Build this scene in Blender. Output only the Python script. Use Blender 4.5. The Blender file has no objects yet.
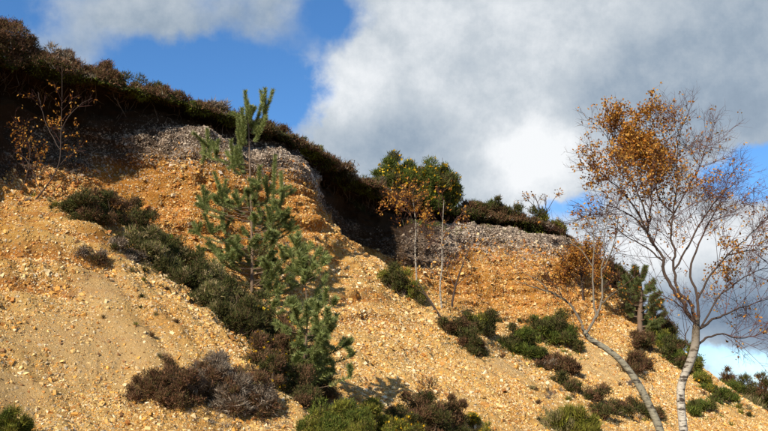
import bpy, math, random
import numpy as np
from mathutils import Vector, Matrix
from mathutils.bvhtree import BVHTree

random.seed(7)
RNG = np.random.default_rng(11)
scene = bpy.context.scene
COL = scene.collection
R = math.radians

# ------------------------------------------------------------------ camera
PITCH, HFOV, CZ = R(14.0), R(50.0), 1.6
cam_d = bpy.data.cameras.new('camera')
cam = bpy.data.objects.new('camera', cam_d)
COL.objects.link(cam)
cam.location = (0, 0, CZ)
cam.rotation_euler = (R(90) + PITCH, 0, 0)
cam_d.angle = HFOV
cam_d.clip_start, cam_d.clip_end = 0.05, 5000
scene.camera = cam
F = 384 / math.tan(HFOV / 2)


def ray(u, v):
    """direction (y = 1) of the sight line through photograph pixel u, v"""
    a, b = (u - 384) / F, (215.5 - v) / F
    y = math.cos(PITCH) - b * math.sin(PITCH)
    z = math.sin(PITCH) + b * math.cos(PITCH)
    return a / y, z / y


def at(u, v, y):
    a, c = ray(u, v)
    return np.array((a * y, y, CZ + c * y))


def at_z(u, v, z):
    a, c = ray(u, v)
    y = (z - CZ) / c
    return np.array((a * y, y, z))


# ------------------------------------------------------------------ sun, sky
SUN_AZ = math.atan2(-0.50, -0.87)      # clockwise from +y
SUN_EL = R(33)
sun_dir = Vector((math.sin(SUN_AZ) * math.cos(SUN_EL), math.cos(SUN_AZ) * math.cos(SUN_EL), math.sin(SUN_EL)))
sl = bpy.data.lights.new('sun', 'SUN')
sl.energy, sl.angle, sl.color = 4.6, R(0.53), (1.0, 0.91, 0.76)
sun = bpy.data.objects.new('sun', sl)
COL.objects.link(sun)
sun.rotation_euler = sun_dir.to_track_quat('Z', 'Y').to_euler()
sun.location = (-30, -50, 40)
scene.view_settings.view_transform = 'Standard'
scene.view_settings.look = 'None'
scene.view_settings.gamma = 1.0
scene.view_settings.use_curve_mapping = False
scene.view_settings.exposure = 0.6

world = bpy.data.worlds.new('World')
scene.world = world
world.use_nodes = True


class NT:
    """small node-tree writer"""
    def __init__(self, tree):
        self.t = tree
        tree.nodes.clear()

    def n(self, kind, ins=None, **props):
        nd = self.t.nodes.new(kind)
        for k, v in props.items():
            setattr(nd, k, v)
        for k, v in (ins or {}).items():
            s = nd.inputs[k]
            if isinstance(v, bpy.types.NodeSocket):
                self.t.links.new(v, s)
            else:
                s.default_value = v
        return nd

    def m(self, op, a, b=0.0, c=0.0, clamp=False):
        nd = self.n('ShaderNodeMath', {0: a, 1: b, 2: c}, operation=op, use_clamp=clamp)
        return nd.outputs[0]

    def v(self, op, a, b=(0, 0, 0)):
        nd = self.n('ShaderNodeVectorMath', {0: a, 1: b}, operation=op)
        return nd.outputs['Value'] if op in ('LENGTH', 'DOT_PRODUCT') else nd.outputs['Vector']

    def ramp(self, fac, stops, interp='LINEAR'):
        nd = self.n('ShaderNodeValToRGB', {0: fac})
        cr = nd.color_ramp
        cr.interpolation = interp
        while len(cr.elements) > 1:
            cr.elements.remove(cr.elements[-1])
        for i, (p, c) in enumerate(stops):
            e = cr.elements[0] if i == 0 else cr.elements.new(p)
            e.position = p
            e.color = (*c, 1) if len(c) == 3 else c
        return nd.outputs['Color']

    def mix(self, fac, a, b, blend='MIX'):
        nd = self.n('ShaderNodeMix', data_type='RGBA', blend_type=blend)
        for i, x in ((0, fac), (6, a), (7, b)):
            s = nd.inputs[i]
            if isinstance(x, bpy.types.NodeSocket):
                self.t.links.new(x, s)
            else:
                s.default_value = x if i == 0 else (*x, 1)[:4]
        return nd.outputs[2]

    def noise(self, vec, scale, detail=4, rough=0.55, dist=0.0):
        return self.n('ShaderNodeTexNoise', {'Vector': vec, 'Scale': scale, 'Detail': detail, 'Roughness': rough, 'Distortion': dist}).outputs['Fac']


def build_sky():
    t = NT(world.node_tree)
    sky = t.n('ShaderNodeTexSky', sky_type='NISHITA', sun_disc=False)
    sky.sun_elevation, sky.sun_rotation = SUN_EL, SUN_AZ
    sky.air_density, sky.dust_density, sky.ozone_density = 1.0, 0.0, 6.0
    d = t.n('ShaderNodeTexCoord').outputs['Generated']
    sep = t.n('ShaderNodeSeparateXYZ', {0: d})
    az = t.m('ARCTAN2', sep.outputs[0], sep.outputs[1])
    el = t.m('ARCSINE', sep.outputs[2])
    n1 = t.n('ShaderNodeTexNoise', {'Vector': d, 'Scale': 5.5, 'Detail': 9.0, 'Roughness': 0.64})
    warp = t.v('MULTIPLY', t.v('SUBTRACT', n1.outputs['Color'], (0.5, 0.5, 0.5)), (0.16, 0.13, 0.0))
    p = t.v('ADD', t.n('ShaderNodeCombineXYZ', {0: az, 1: el}).outputs[0], warp)

    def blobs(start, lst):
        acc = start
        for (u, v, ru, rv, w) in lst:
            a, c = ray(u, v)
            caz, cel = math.atan2(a, 1), math.atan2(c, math.hypot(a, 1))
            k = t.v('MULTIPLY', t.v('SUBTRACT', p, (caz, cel, 0)), (F / ru, F / rv, 0))
            q = t.v('DOT_PRODUCT', k, k)
            g = t.m('EXPONENT', t.m('MULTIPLY', q, -1.0))
            acc = t.m('MULTIPLY_ADD', g, w, acc)
        return acc

    cov0 = t.m('MULTIPLY_ADD', t.noise(d, 3.2, 6, 0.6), 1.6, -0.38)
    cov = blobs(cov0, COVER)
    br0 = t.m('MULTIPLY_ADD', t.noise(d, 7.0, 9, 0.66), 1.15, -0.02)
    br = blobs(br0, BRIGHT)
    ccol = t.ramp(br, [(0.0, (0.17, 0.235, 0.33)), (0.35, (0.31, 0.385, 0.475)), (0.65, (0.53, 0.585, 0.64)), (0.88, (0.78, 0.81, 0.84)), (1.0, (0.87, 0.89, 0.91))])
    fac = t.n('ShaderNodeMapRange', {'Value': cov, 'From Min': 0.26, 'From Max': 0.74}, interpolation_type='SMOOTHSTEP').outputs[0]
    hsv = t.n('ShaderNodeHueSaturation', {'Saturation': 1.12, 'Value': 1.0, 'Color': sky.outputs[0]})
    b1 = t.n('ShaderNodeBackground', {'Color': hsv.outputs[0], 'Strength': SKY_STR})
    b2 = t.n('ShaderNodeBackground', {'Color': ccol, 'Strength': CLOUD_STR})
    mx = t.n('ShaderNodeMixShader', {0: fac, 1: b1.outputs[0], 2: b2.outputs[0]})
    o = t.n('ShaderNodeOutputWorld')
    t.t.links.new(mx.outputs[0], o.inputs[0])


SKY_STR, CLOUD_STR = 0.112, 0.71
# cloud cover and brightness: centre and radius of each cloud mass or gap, as seen from where the photographer stood
COVER = [(205, 78, 95, 42, -.85), (280, 100, 40, 36, -.5), (60, 50, 80, 45, 0.34), (150, 14, 80, 30, 0.4), (480, 90, 175, 120, 0.8),
         (690, 70, 140, 90, 0.9), (400, 160, 120, 60, 0.5), (525, 150, 70, 45, 0.5), (562, 196, 40, 22, -0.75), (760, 172, 55, 24, -1.1), (560, 232, 16, 14, -.4), (325, 24, 40, 26, -.55),
         (665, 240, 115, 38, 0.9), (735, 305, 90, 32, 0.9), (748, 352, 50, 16, -0.45), (10, 8, 40, 20, -.35), (768, 400, 60, 16, .5)]
BRIGHT = [(480, 90, 170, 110, 0.13), (530, 146, 56, 36, 0.45), (315, 90, 40, 30, 0.25), (520, 20, 120, 40, 0.14), (690, 75, 130, 85, -0.13), (720, 130, 90, 40, -0.08),
          (405, 140, 85, 45, -0.16), (420, 40, 90, 40, .05), (665, 232, 110, 36, 0.42), (735, 306, 100, 30, -0.55), (190, 30, 130, 40, -0.18), (60, 50, 60, 40, -.05)]
build_sky()


# ------------------------------------------------------------------ numeric helpers
def _hash(ix, iy, iz, seed):
    h = (ix * 374761393 + iy * 668265263 + iz * 2147483647 + seed * 1274126177) & 0xFFFFFFFF
    h = ((h ^ (h >> 13)) * 1274126177) & 0xFFFFFFFF
    h = ((h ^ (h >> 16)) * 2246822519) & 0xFFFFFFFF
    return h ^ (h >> 15)


def pnoise(p, seed=0):
    """gradient noise, about -1..1; p is (n, 3)"""
    i = np.floor(p).astype(np.int64)
    f = p - i
    w = f * f * f * (f * (f * 6 - 15) + 10)
    out = np.zeros(len(p))
    for dx in (0, 1):
        wx = w[:, 0] if dx else 1 - w[:, 0]
        for dy in (0, 1):
            wy = w[:, 1] if dy else 1 - w[:, 1]
            for dz in (0, 1):
                wz = w[:, 2] if dz else 1 - w[:, 2]
                h = _hash(i[:, 0] + dx, i[:, 1] + dy, i[:, 2] + dz, seed)
                gx = (h & 1023) / 511.5 - 1
                gy = ((h >> 10) & 1023) / 511.5 - 1
                gz = ((h >> 20) & 1023) / 511.5 - 1
                out += wx * wy * wz * (gx * (f[:, 0] - dx) + gy * (f[:, 1] - dy) + gz * (f[:, 2] - dz))
    return out * 1.2


def fbm(p, scale, octs=3, seed=0, gain=0.5):
    a, tot, s = 1.0, 0, scale
    for k in range(octs):
        tot = tot + a * pnoise(p * s, seed + k * 17)
        a *= gain
        s *= 2.03
    return tot


def smooth(a, b, x):
    t = np.clip((x - a) / (b - a), 0, 1)
    return t * t * (3 - 2 * t)


def unit(a):
    return a / np.maximum(np.linalg.norm(a, axis=-1, keepdims=True), 1e-9)


def mesh_np(name, verts, faces, mat, cols=None, shade_smooth=False):
    """mesh from arrays; faces is (n, 3) or (n, 4)"""
    me = bpy.data.meshes.new(name)
    verts = np.asarray(verts, np.float32)
    faces = np.asarray(faces, np.int32)
    k = faces.shape[1]
    me.vertices.add(len(verts))
    me.vertices.foreach_set('co', verts.ravel())
    me.loops.add(faces.size)
    me.loops.foreach_set('vertex_index', faces.ravel())
    me.polygons.add(len(faces))
    me.polygons.foreach_set('loop_start', np.arange(0, faces.size, k, dtype=np.int32))
    me.polygons.foreach_set('loop_total', np.full(len(faces), k, np.int32))
    me.polygons.foreach_set('use_smooth', np.full(len(faces), shade_smooth))
    if cols is not None:
        at_ = me.attributes.new('col', 'FLOAT_COLOR', 'POINT')
        c4 = np.ones((len(verts), 4), np.float32)
        c4[:, :3] = cols
        at_.data.foreach_set('color', c4.ravel())
    me.update(calc_edges=True)
    me.materials.append(mat)
    return me


def link(name, me, parent=None):
    o = bpy.data.objects.new(name, me)
    COL.objects.link(o)
    if parent is not None:
        o.parent = parent
    return o


def tag(o, label=None, cat=None, group=None, kind=None):
    if label: o['label'] = label
    if cat: o['category'] = cat
    if group: o['group'] = group
    if kind: o['kind'] = kind
    return o


def empty(name, loc, label, cat, group=None, rz=0.0, sc=1.0):
    o = bpy.data.objects.new(name, None)
    COL.objects.link(o)
    o.location = loc
    o.rotation_euler = (0, 0, rz)
    o.scale = (sc, sc, sc)
    o.empty_display_size = 0.1
    return tag(o, label, cat, group)


# ------------------------------------------------------------------ materials
def new_mat(name):
    m = bpy.data.materials.new(name)
    m.use_nodes = True
    return m, NT(m.node_tree)


def finish(t, col, rough=0.9, normal=None, spec=0.2, extra=None):
    ins = {'Base Color': col, 'Roughness': rough, 'Specular IOR Level': spec}
    if normal is not None: ins['Normal'] = normal
    b = t.n('ShaderNodeBsdfPrincipled', ins)
    o = t.n('ShaderNodeOutputMaterial')
    t.t.links.new(b.outputs[0], o.inputs[0])
    return b


def leaf_mat(name, rough=0.75, spec=0.15, transl=0.25):
    m, t = new_mat(name)
    c = t.n('ShaderNodeAttribute', attribute_name='col').outputs['Color']
    pos = t.n('ShaderNodeNewGeometry').outputs['Position']
    c2 = t.mix(t.m('MULTIPLY', t.noise(pos, 60, 2), 0.6), c, t.mix(1.0, c, (0.55, 0.5, 0.45), 'MULTIPLY'))
    b = t.n('ShaderNodeBsdfPrincipled', {'Base Color': c2, 'Roughness': rough, 'Specular IOR Level': spec})
    tr = t.n('ShaderNodeBsdfTranslucent', {'Color': c2})
    mx = t.n('ShaderNodeMixShader', {0: transl, 1: b.outputs[0], 2: tr.outputs[0]})
    o = t.n('ShaderNodeOutputMaterial')
    t.t.links.new(mx.outputs[0], o.inputs[0])
    return m


def stone_mat(name, kind):
    m, t = new_mat(name)
    c = t.n('ShaderNodeAttribute', attribute_name='col', attribute_type=kind).outputs['Color']
    pos = t.n('ShaderNodeNewGeometry').outputs['Position']
    n = t.noise(pos, 35, 4, 0.65)
    c2 = t.mix(t.m('MULTIPLY', n, 0.7), c, t.mix(1.0, c, (0.6, 0.45, 0.28), 'MULTIPLY'))
    bump = t.n('ShaderNodeBump', {'Height': t.noise(pos, 90, 3), 'Strength': 0.4, 'Distance': 0.01}).outputs[0]
    finish(t, c2, 0.7, bump, 0.3)
    return m


def terrain_mat():
    m, t = new_mat('gravel_slope')
    pos = t.n('ShaderNodeNewGeometry').outputs['Position']
    r = t.n('ShaderNodeAttribute', attribute_name='bed').outputs['Fac']
    sand = t.n('ShaderNodeAttribute', attribute_name='sand').outputs['Fac']
    nb = t.noise(pos, 1.7, 5, 0.62)
    rw = t.m('ADD', r, t.m('MULTIPLY_ADD', nb, 0.9, -0.45))
    rr = t.m('DIVIDE', rw, 10.0)
    # matrix colour by bed: turf, soil, grey pebble bed, orange gravel, pale scree
    base = t.ramp(rr, [(0.0, (0.045, 0.047, 0.014)), (0.225, (0.04, 0.045, 0.012)), (0.245, (0.014, 0.010, 0.007)), (0.30, (0.022, 0.016, 0.011)), (0.335, (0.075, 0.055, 0.042)), (0.385, (0.125, 0.088, 0.056)),
                       (0.405, (0.36, 0.16, 0.028)), (0.46, (0.50, 0.235, 0.042)), (0.52, (0.53, 0.30, 0.075)), (0.60, (0.60, 0.385, 0.13)), (1.0, (0.60, 0.40, 0.15))])
    soil_shade = t.n('ShaderNodeAttribute', attribute_name='soil_shade').outputs['Fac']  # dark soil tone, with shade of left face and alcove painted in
    upper = t.n('ShaderNodeMapRange', {'Value': rr, 'From Min': 0.41, 'From Max': 0.395}).outputs[0]
    upper = t.m('MULTIPLY', upper, t.m('GREATER_THAN', rr, 0.24))
    base = t.mix(t.m('MULTIPLY', upper, t.m('MULTIPLY', soil_shade, 0.92, clamp=True)), base, t.mix(t.noise(pos, 2.5, 5, 0.65), (0.012, 0.008, 0.005), (0.085, 0.044, 0.018)))
    pk = t.m('SUBTRACT', 1.0, t.m('MULTIPLY', upper, t.m('MULTIPLY', soil_shade, 0.85, clamp=True)))
    big = t.noise(pos, 0.55, 4, 0.6)
    base = t.mix(t.m('MULTIPLY', t.n('ShaderNodeMapRange', {'Value': big, 'From Min': 0.5, 'From Max': 0.68}).outputs[0], t.n('ShaderNodeMapRange', {'Value': rr, 'From Min': 0.4, 'From Max': 0.45}).outputs[0]), base,
                 t.mix(1.0, base, (0.85, 0.66, 0.42), 'MULTIPLY'))
    # strata lines of redder sand on the faces
    sx = t.n('ShaderNodeMapping', {'Vector': pos, 'Scale': (0.5, 0.5, 7.0)}).outputs[0]
    st = t.n('ShaderNodeMapRange', {'Value': t.noise(sx, 1.0, 4, 0.6), 'From Min': 0.52, 'From Max': 0.66}).outputs[0]
    fm = t.n('ShaderNodeMapRange', {'Value': rr, 'From Min': 0.41, 'From Max': 0.46}).outputs[0]
    fm2 = t.n('ShaderNodeMapRange', {'Value': rr, 'From Min': 0.62, 'From Max': 0.75, 'To Min': 1.0, 'To Max': 0.25}).outputs[0]
    base = t.mix(t.m('MULTIPLY', t.m('MULTIPLY', st, t.m('MULTIPLY', fm, fm2)), 0.7), base, (0.36, 0.125, 0.025))
    iron = t.n('ShaderNodeAttribute', attribute_name='iron').outputs['Fac']
    base = t.mix(t.m('MULTIPLY', iron, 0.9, clamp=True), base, (0.40, 0.155, 0.03))
    base = t.mix(t.m('MULTIPLY', sand, 0.65, clamp=True), base, (0.60, 0.405, 0.19))
    # embedded stones, two sizes, colour per stone
    gm = t.n('ShaderNodeMapRange', {'Value': rr, 'From Min': 0.30, 'From Max': 0.34}).outputs[0]
    heights = []
    colr = base
    for sc, am in ((11.0, 0.7), (26.0, 0.75)):
        wv = t.v('ADD', pos, t.v('MULTIPLY', t.n('ShaderNodeTexNoise', {'Vector': pos, 'Scale': sc * 0.8, 'Detail': 2.0}).outputs['Color'], (0.6 / sc, 0.6 / sc, 0.6 / sc)))
        vo = t.n('ShaderNodeTexVoronoi', {'Vector': wv, 'Scale': sc, 'Randomness': 1.0})
        hue = t.n('ShaderNodeSeparateColor', {0: vo.outputs['Color']})
        sc_col = t.ramp(hue.outputs[0], [(0.0, (0.30, 0.15, 0.05)), (0.2, (0.52, 0.26, 0.07)), (0.4, (0.55, 0.36, 0.14)), (0.65, (0.60, 0.46, 0.26)), (0.85, (0.66, 0.55, 0.38)), (1.0, (0.72, 0.66, 0.55))])
        grey_col = t.ramp(hue.outputs[0], [(0.0, (0.06, 0.045, 0.035)), (0.4, (0.16, 0.13, 0.105)), (0.75, (0.36, 0.31, 0.27)), (1.0, (0.62, 0.57, 0.52))])
        sc_col = t.mix(t.n('ShaderNodeMapRange', {'Value': rr, 'From Min': 0.395, 'From Max': 0.405}).outputs[0], grey_col, sc_col)
        dist = vo.outputs['Distance']
        edge = t.n('ShaderNodeMapRange', {'Value': dist, 'From Min': 0.42, 'From Max': 0.30}).outputs[0]
        pick = t.n('ShaderNodeMapRange', {'Value': hue.outputs[1], 'From Min': 0.38, 'From Max': 0.42}).outputs[0]
        mask = t.m('MULTIPLY', t.m('MULTIPLY', edge, t.m('MULTIPLY', pick, pk)), t.m('MULTIPLY', gm, t.m('SUBTRACT', 1.0, t.m('MULTIPLY', sand, 0.55))))
        colr = t.mix(t.m('MULTIPLY', mask, am), colr, sc_col)
        heights.append(t.m('MULTIPLY', t.m('MULTIPLY', mask, t.m('SUBTRACT', 0.5, dist)), 1.6 / sc * 11))
    fine = t.noise(pos, 55, 4, 0.7)
    colr = t.mix(t.m('MULTIPLY_ADD', fine, 1.6, -0.5, clamp=True), colr, t.mix(1.0, colr, (0.5, 0.38, 0.26), 'MULTIPLY'))
    h = t.m('ADD', t.m('ADD', heights[0], heights[1]), t.m('MULTIPLY', fine, 0.5))
    bump = t.n('ShaderNodeBump', {'Height': h, 'Strength': 1.0, 'Distance': 0.075}).outputs[0]
    finish(t, colr, 0.93, bump, 0.12)
    return m


def bark_mat(name, lo, hi, band=None, scale=18, dark_above=None):
    m, t = new_mat(name)
    co = t.n('ShaderNodeTexCoord').outputs['Object']
    st = t.n('ShaderNodeMapping', {'Vector': co, 'Scale': (1.0, 1.0, 0.25 if band is None else 3.0)}).outputs[0]
    n = t.noise(st, scale, 5, 0.65)
    c = t.mix(n, lo, hi)
    if band:
        mk = t.n('ShaderNodeMapRange', {'Value': t.noise(st, scale * 0.55, 4, 0.7), 'From Min': 0.51, 'From Max': 0.60}).outputs[0]
        c = t.mix(mk, c, band)
    if dark_above:
        z = t.m('MULTIPLY_ADD', n, 0.5, t.m('SUBTRACT', t.n('ShaderNodeSeparateXYZ', {0: co}).outputs[2], 0.25))
        k = t.n('ShaderNodeMapRange', {'Value': z, 'From Min': dark_above[0], 'From Max': dark_above[1]}).outputs[0]
        c = t.mix(k, c, t.mix(n, (0.05, 0.037, 0.026), (0.17, 0.13, 0.085)))
    bump = t.n('ShaderNodeBump', {'Height': n, 'Strength': 0.6, 'Distance': 0.01}).outputs[0]
    finish(t, c, 0.85, bump, 0.2)
    return m


M_TERRAIN = terrain_mat()
M_STONE = stone_mat('flint', 'GEOMETRY')
M_GRAVEL = stone_mat('gravel_flint', 'INSTANCER')
M_LEAF = leaf_mat('foliage')
M_FLOWER = leaf_mat('gorse_flower', 0.6, 0.2, 0.35)
M_NEEDLE = leaf_mat('pine_needle', 0.55, 0.3, 0.15)
M_TWIG = leaf_mat('twig_bark', 0.9, 0.1, 0.0)
M_BIRCH = bark_mat('birch_bark', (0.13, 0.105, 0.075), (0.50, 0.44, 0.35), (0.055, 0.042, 0.032), 11)
M_BIRCH_TALL = bark_mat('tall_birch_bark', (0.22, 0.185, 0.14), (0.66, 0.60, 0.50), (0.05, 0.036, 0.026), 16, (1.95, 2.6))
M_LIMB_GREY = bark_mat('grey_limb_bark', (0.075, 0.06, 0.045), (0.25, 0.21, 0.155), None, 30)
M_BIRCH_OLD = bark_mat('lichened_birch_bark', (0.08, 0.068, 0.044), (0.40, 0.36, 0.26), (0.05, 0.04, 0.03))
M_LIMB = bark_mat('birch_limb_bark', (0.03, 0.02, 0.016), (0.095, 0.064, 0.048), None, 40)
M_PINE = bark_mat('pine_bark', (0.09, 0.06, 0.04), (0.22, 0.15, 0.10), None, 30)

# ------------------------------------------------------------------ terrain: a sheet through surveyed profiles
# each profile: lip of the cliff (u, v, height), foot of the grey bed, foot of the face and points down the scree (u, v, distance)
NOUT = np.array((0.773, -0.635, 0.0))


def profile(lip, grey, pts, over=0.45, recess=0.4):
    rows = []
    back = lip - NOUT * 45 + np.array((0, 0, -1.5))
    rows.append(back)
    rows.append(lip - NOUT * 2.2 + np.array((0, 0, 0.10)))
    rows.append(lip + NOUT * over * 0.5)
    rows.append(lip - NOUT * recess + np.array((0, 0, -0.17)))
    rows.append(grey)
    rows += list(pts)
    last = rows[-1]
    foot = last + NOUT * 4 - np.array((0, 0, last[2] + 0.25))
    rows.append(foot)
    rows.append(foot + NOUT * 9 - np.array((0, 0, 0.15)))
    return np.array(rows)


def img_profile(lip, lz, grey, pts, **k):
    L = at_z(lip[0], lip[1], lz)
    P = [at(*q) for q in pts]
    g = at(grey[0], grey[1], grey[2] if len(grey) > 2 else L[1] * 0.5 + P[0][1] * 0.5)
    return profile(L, g, P, **k)


def world_profile(x, y, z=10.0, out=1.5, **k):
    L = np.array((x, y, z))
    f = L + NOUT * out; f[2] = 5.2
    return profile(L, L + NOUT * out * 0.4 - np.array((0, 0, 1.8)), [f, f + NOUT * 2.5 - np.array((0, 0, 1.7)), f + NOUT * 4.6 - np.array((0, 0, 3.0)), f + NOUT * 6 - np.array((0, 0, 4.0)), f + NOUT * 7.5 - np.array((0, 0, 4.8))], **k)


PROF = [
    world_profile(-24.0, -14, 9.5),
    world_profile(-17.5, -2, 10.0),
    world_profile(-12.6, 9.0, 10.2),
    # wing left of the picture: pushes out and shades the face beyond it
    img_profile((-165, -10), 10.1, (-105, 120, 14.4), [(-80, 250, 13.0), (-45, 335, 11.7), (0, 440, 10.4), (70, 500, 9.6), (160, 570, 9.2)]),
    # first spur
    img_profile((-8, 56), 10.0, (-6, 118, 18.9), [(14, 199, 17.2), (98, 234, 15.9), (178, 300, 14.8), (240, 352, 13.9), (320, 425, 12.6)], over=0.9, recess=0.9),
    # gully behind it
    img_profile((98, 86), 10.0, (104, 146, 20.9), [(114, 207, 19.7), (186, 268, 17.9), (252, 330, 16.7), (312, 390, 15.4), (400, 470, 13.6)], over=0.8, recess=0.7),
    # long orange face
    img_profile((200, 112), 10.0, (186, 157), [(214, 252, 20.0), (264, 303, 18.7), (312, 348, 17.5), (362, 396, 16.2), (440, 480, 14.4)], over=0.6, recess=0.5),
    img_profile((284, 140), 10.0, (299, 175), [(312, 236, 22.5), (346, 290, 21.0), (384, 335, 19.6), (424, 385, 18.2), (510, 470, 16.0)]),
    # crest of the second spur
    img_profile((310, 154), 10.0, (313, 188, 24.7), [(328, 229, 23.9), (388, 268, 23.3), (436, 303, 22.3), (494, 352, 20.9), (580, 420, 19.0)]),
    img_profile((322, 163), 10.0, (322, 198, 27.0), [(342, 240, 26.6), (398, 283, 25.2), (452, 322, 23.8), (514, 370, 22.2), (605, 432, 20.2)], over=0.8, recess=0.6),
    # dark alcove and second gully
    img_profile((352, 185), 10.0, (348, 216, 30.3), [(368, 252, 29.6), (425, 301, 27.2), (488, 350, 25.0), (548, 395, 23.4), (650, 455, 21.4)], over=0.9, recess=0.8),
    img_profile((402, 203), 10.0, (408, 236, 30.6), [(416, 285, 29.6), (466, 326, 28.0), (528, 370, 26.2), (596, 415, 24.2), (700, 470, 22.0)], over=0.7, recess=0.6),
    img_profile((470, 216), 10.0, (470, 240), [(490, 315, 31.2), (535, 346, 29.6), (578, 376, 28.0), (634, 420, 25.8), (720, 470, 23.4)], over=0.6, recess=0.5),
    # third face and spur
    img_profile((535, 226), 9.9, (545, 242), [(580, 318, 32.5), (612, 345, 31.2), (640, 375, 29.6), (676, 420, 27.2), (760, 470, 24.6)]),
    # end of the cliff: crest that falls away to the right
    img_profile((561, 238), 9.7, (578, 252, 36.8), [(612, 290, 36.0), (645, 325, 35.0), (684, 360, 33.6), (722, 392, 31.6), (800, 432, 28.6)]),
]
e = at_z(561, 238, 9.7)
last = PROF[-1]
for k, (push, drop) in enumerate(((5.0, 0.9), (14.0, 3.2), (30.0, 6.0))):
    q = last.copy()
    d = np.array((0.55, 0.835, 0.0))
    q += d * push
    q[:, 2] = np.where(q[:, 2] > 0, np.maximum(q[:, 2] - drop * np.clip(q[:, 2] / 8, 0.25, 1.2), -0.3), q[:, 2])
    PROF.append(q)
PROF = np.array(PROF)                                   # stations x rows x 3
NS, NR = PROF.shape[:2]


def catmull(P, ts):
    """Cardinal spline through P (k, ...), sampled at ts in 0..k-1"""
    k = len(P)
    i = np.clip(np.floor(ts).astype(int), 0, k - 2)
    f = (ts - i).reshape((-1,) + (1,) * (P.ndim - 1))
    g = lambda j: P[np.clip(j, 0, k - 1)]
    p0, p1, p2, p3 = g(i - 1), g(i), g(i + 1), g(i + 2)
    ln = lambda a: np.linalg.norm(a, axis=-1, keepdims=True) + 1e-9
    lim = lambda m, a, c: m * np.minimum(1.0, 1.15 * np.minimum(ln(a), ln(c)) / ln(m))
    m1 = np.where(ln(p1 - p0) < 1e-6, p2 - p1, lim(0.5 * (p2 - p0), p1 - p0, p2 - p1))
    m2 = np.where(ln(p3 - p2) < 1e-6, p2 - p1, lim(0.5 * (p3 - p1), p2 - p1, p3 - p2))
    f2, f3 = f * f, f * f * f
    return (2 * f3 - 3 * f2 + 1) * p1 + (f3 - 2 * f2 + f) * m1 + (-2 * f3 + 3 * f2) * p2 + (f3 - f2) * m2


DENS_S = [10, 14, 30] + [66] * (NS - 7) + [30, 14, 8]
ts = np.concatenate([i + np.arange(n) / n for i, n in enumerate(DENS_S)] + [[NS - 1.0]])
DENS_R = [10, 22, 26, 34, 64, 60, 58, 56, 40, 14, 6]
tr = np.concatenate([i + np.arange(n) / n for i, n in enumerate(DENS_R[:NR - 1])] + [[NR - 1.0]])
S1 = catmull(PROF, ts)                                  # samples x rows
G = catmull(np.swapaxes(S1, 0, 1), tr)                  # rows x stations x 3
nr, ns = G.shape[:2]
BED = np.repeat(tr[:, None], ns, 1)


def normals(G):
    du = np.gradient(G, axis=1)
    dv = np.gradient(G, axis=0)
    return unit(np.cross(dv, du))


N = normals(G)
if N[nr * 6 // 10, ns // 2] @ NOUT < 0:
    N = -N
P = G.reshape(-1, 3)
b = BED.ravel()
# how far down the dark soil and grey bed reach at each profile, set deeper to darken the shaded ones
SHIFT = np.interp(ts, range(NS), [.3, .3, .5, 1.0, 1.0, .35, .0, .05, .15, .8, .9, .75, .12, .2, .5] + [.5] * (NS - 15))
SOIL_SHADES = np.interp(ts, range(NS), [1, 1, 1, 1, 1, .5, .22, .28, .3, .9, 1.0, .7, .25, .3, .5] + [.5] * (NS - 15))  # soil darkness per profile, raised to paint shade on left face and alcove
SHB = np.repeat(SHIFT[None], nr, 0)
bedcol = np.where(b < 2.5, b, b - SHB.ravel() * smooth(2.5, 3.4, b) * (1 - smooth(4.4, 5.2, b)) * (1 + 0.5 * fbm(P, 0.8, 2, 201)))
nn = N.reshape(-1, 3)
face = smooth(2.6, 3.2, b) * (1 - smooth(5.2, 6.2, b))
scree = smooth(4.8, 5.6, b) * (1 - smooth(9, 9.6, b))
turf = 1 - smooth(2.2, 2.7, b)
disp = face * (0.34 * fbm(P, 0.45, 2, 1) + 0.16 * fbm(P * np.array((1, 1, 0.55)), 1.5, 3, 5) + 0.06 * fbm(P, 4.2, 3, 9))
stq = P * np.array((0.35, 0.35, 3.2))
disp += (face * 0.13 + scree * 0.05) * np.clip(fbm(stq, 1.0, 3, 31) * 1.6, -1, 1)
# pebbly ribs low in the grey bed: it juts and breaks off
disp += 0.24 * smooth(3.2, 3.7, b) * (1 - smooth(3.85, 4.1, b)) * (0.6 + fbm(P, 1.2, 2, 44))
disp += scree * (0.14 * fbm(P, 0.6, 3, 60) + 0.05 * fbm(P, 2.6, 3, 66) + 0.022 * fbm(P, 10.0, 2, 71))
disp += turf * (0.12 * fbm(P, 0.9, 3, 80))
lipz = smooth(1.7, 2.05, b) * (1 - smooth(2.6, 3.0, b))
disp += lipz * (0.34 * fbm(P, 0.7, 2, 83) + 0.18 * fbm(P, 2.2, 3, 85))
along = P @ np.array((0.635, 0.773, 0.0))
rq = np.stack([along * 1.5 + 0.5 * fbm(P, 0.5, 2, 95), b * 0.25, np.zeros(len(P))], 1)
rill = np.abs(fbm(rq, 1.0, 3, 97))
disp -= smooth(5.0, 6.0, b) * 0.10 * (0.35 - np.clip(rill, 0, 0.35)) / 0.35
# slumped ledges on the near spur
sand = np.zeros(len(P))


def soft(u, v, y, rx, ang=0.0):
    c = at(u, v, y)
    return np.exp(-((P - c) ** 2).sum(1) / rx ** 2)


def hit0(c):
    # nearest sheet vertex along the sight line to c
    q = (P - np.array((0, 0, CZ)))
    r_ = unit(c - np.array((0, 0, CZ)))
    t_ = q @ r_
    off = np.linalg.norm(q - t_[:, None] * r_, axis=1) + np.where(np.abs(t_ - np.linalg.norm(c - np.array((0, 0, CZ)))) < 3, 0, 9)
    return P[np.argmin(off)]


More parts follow.
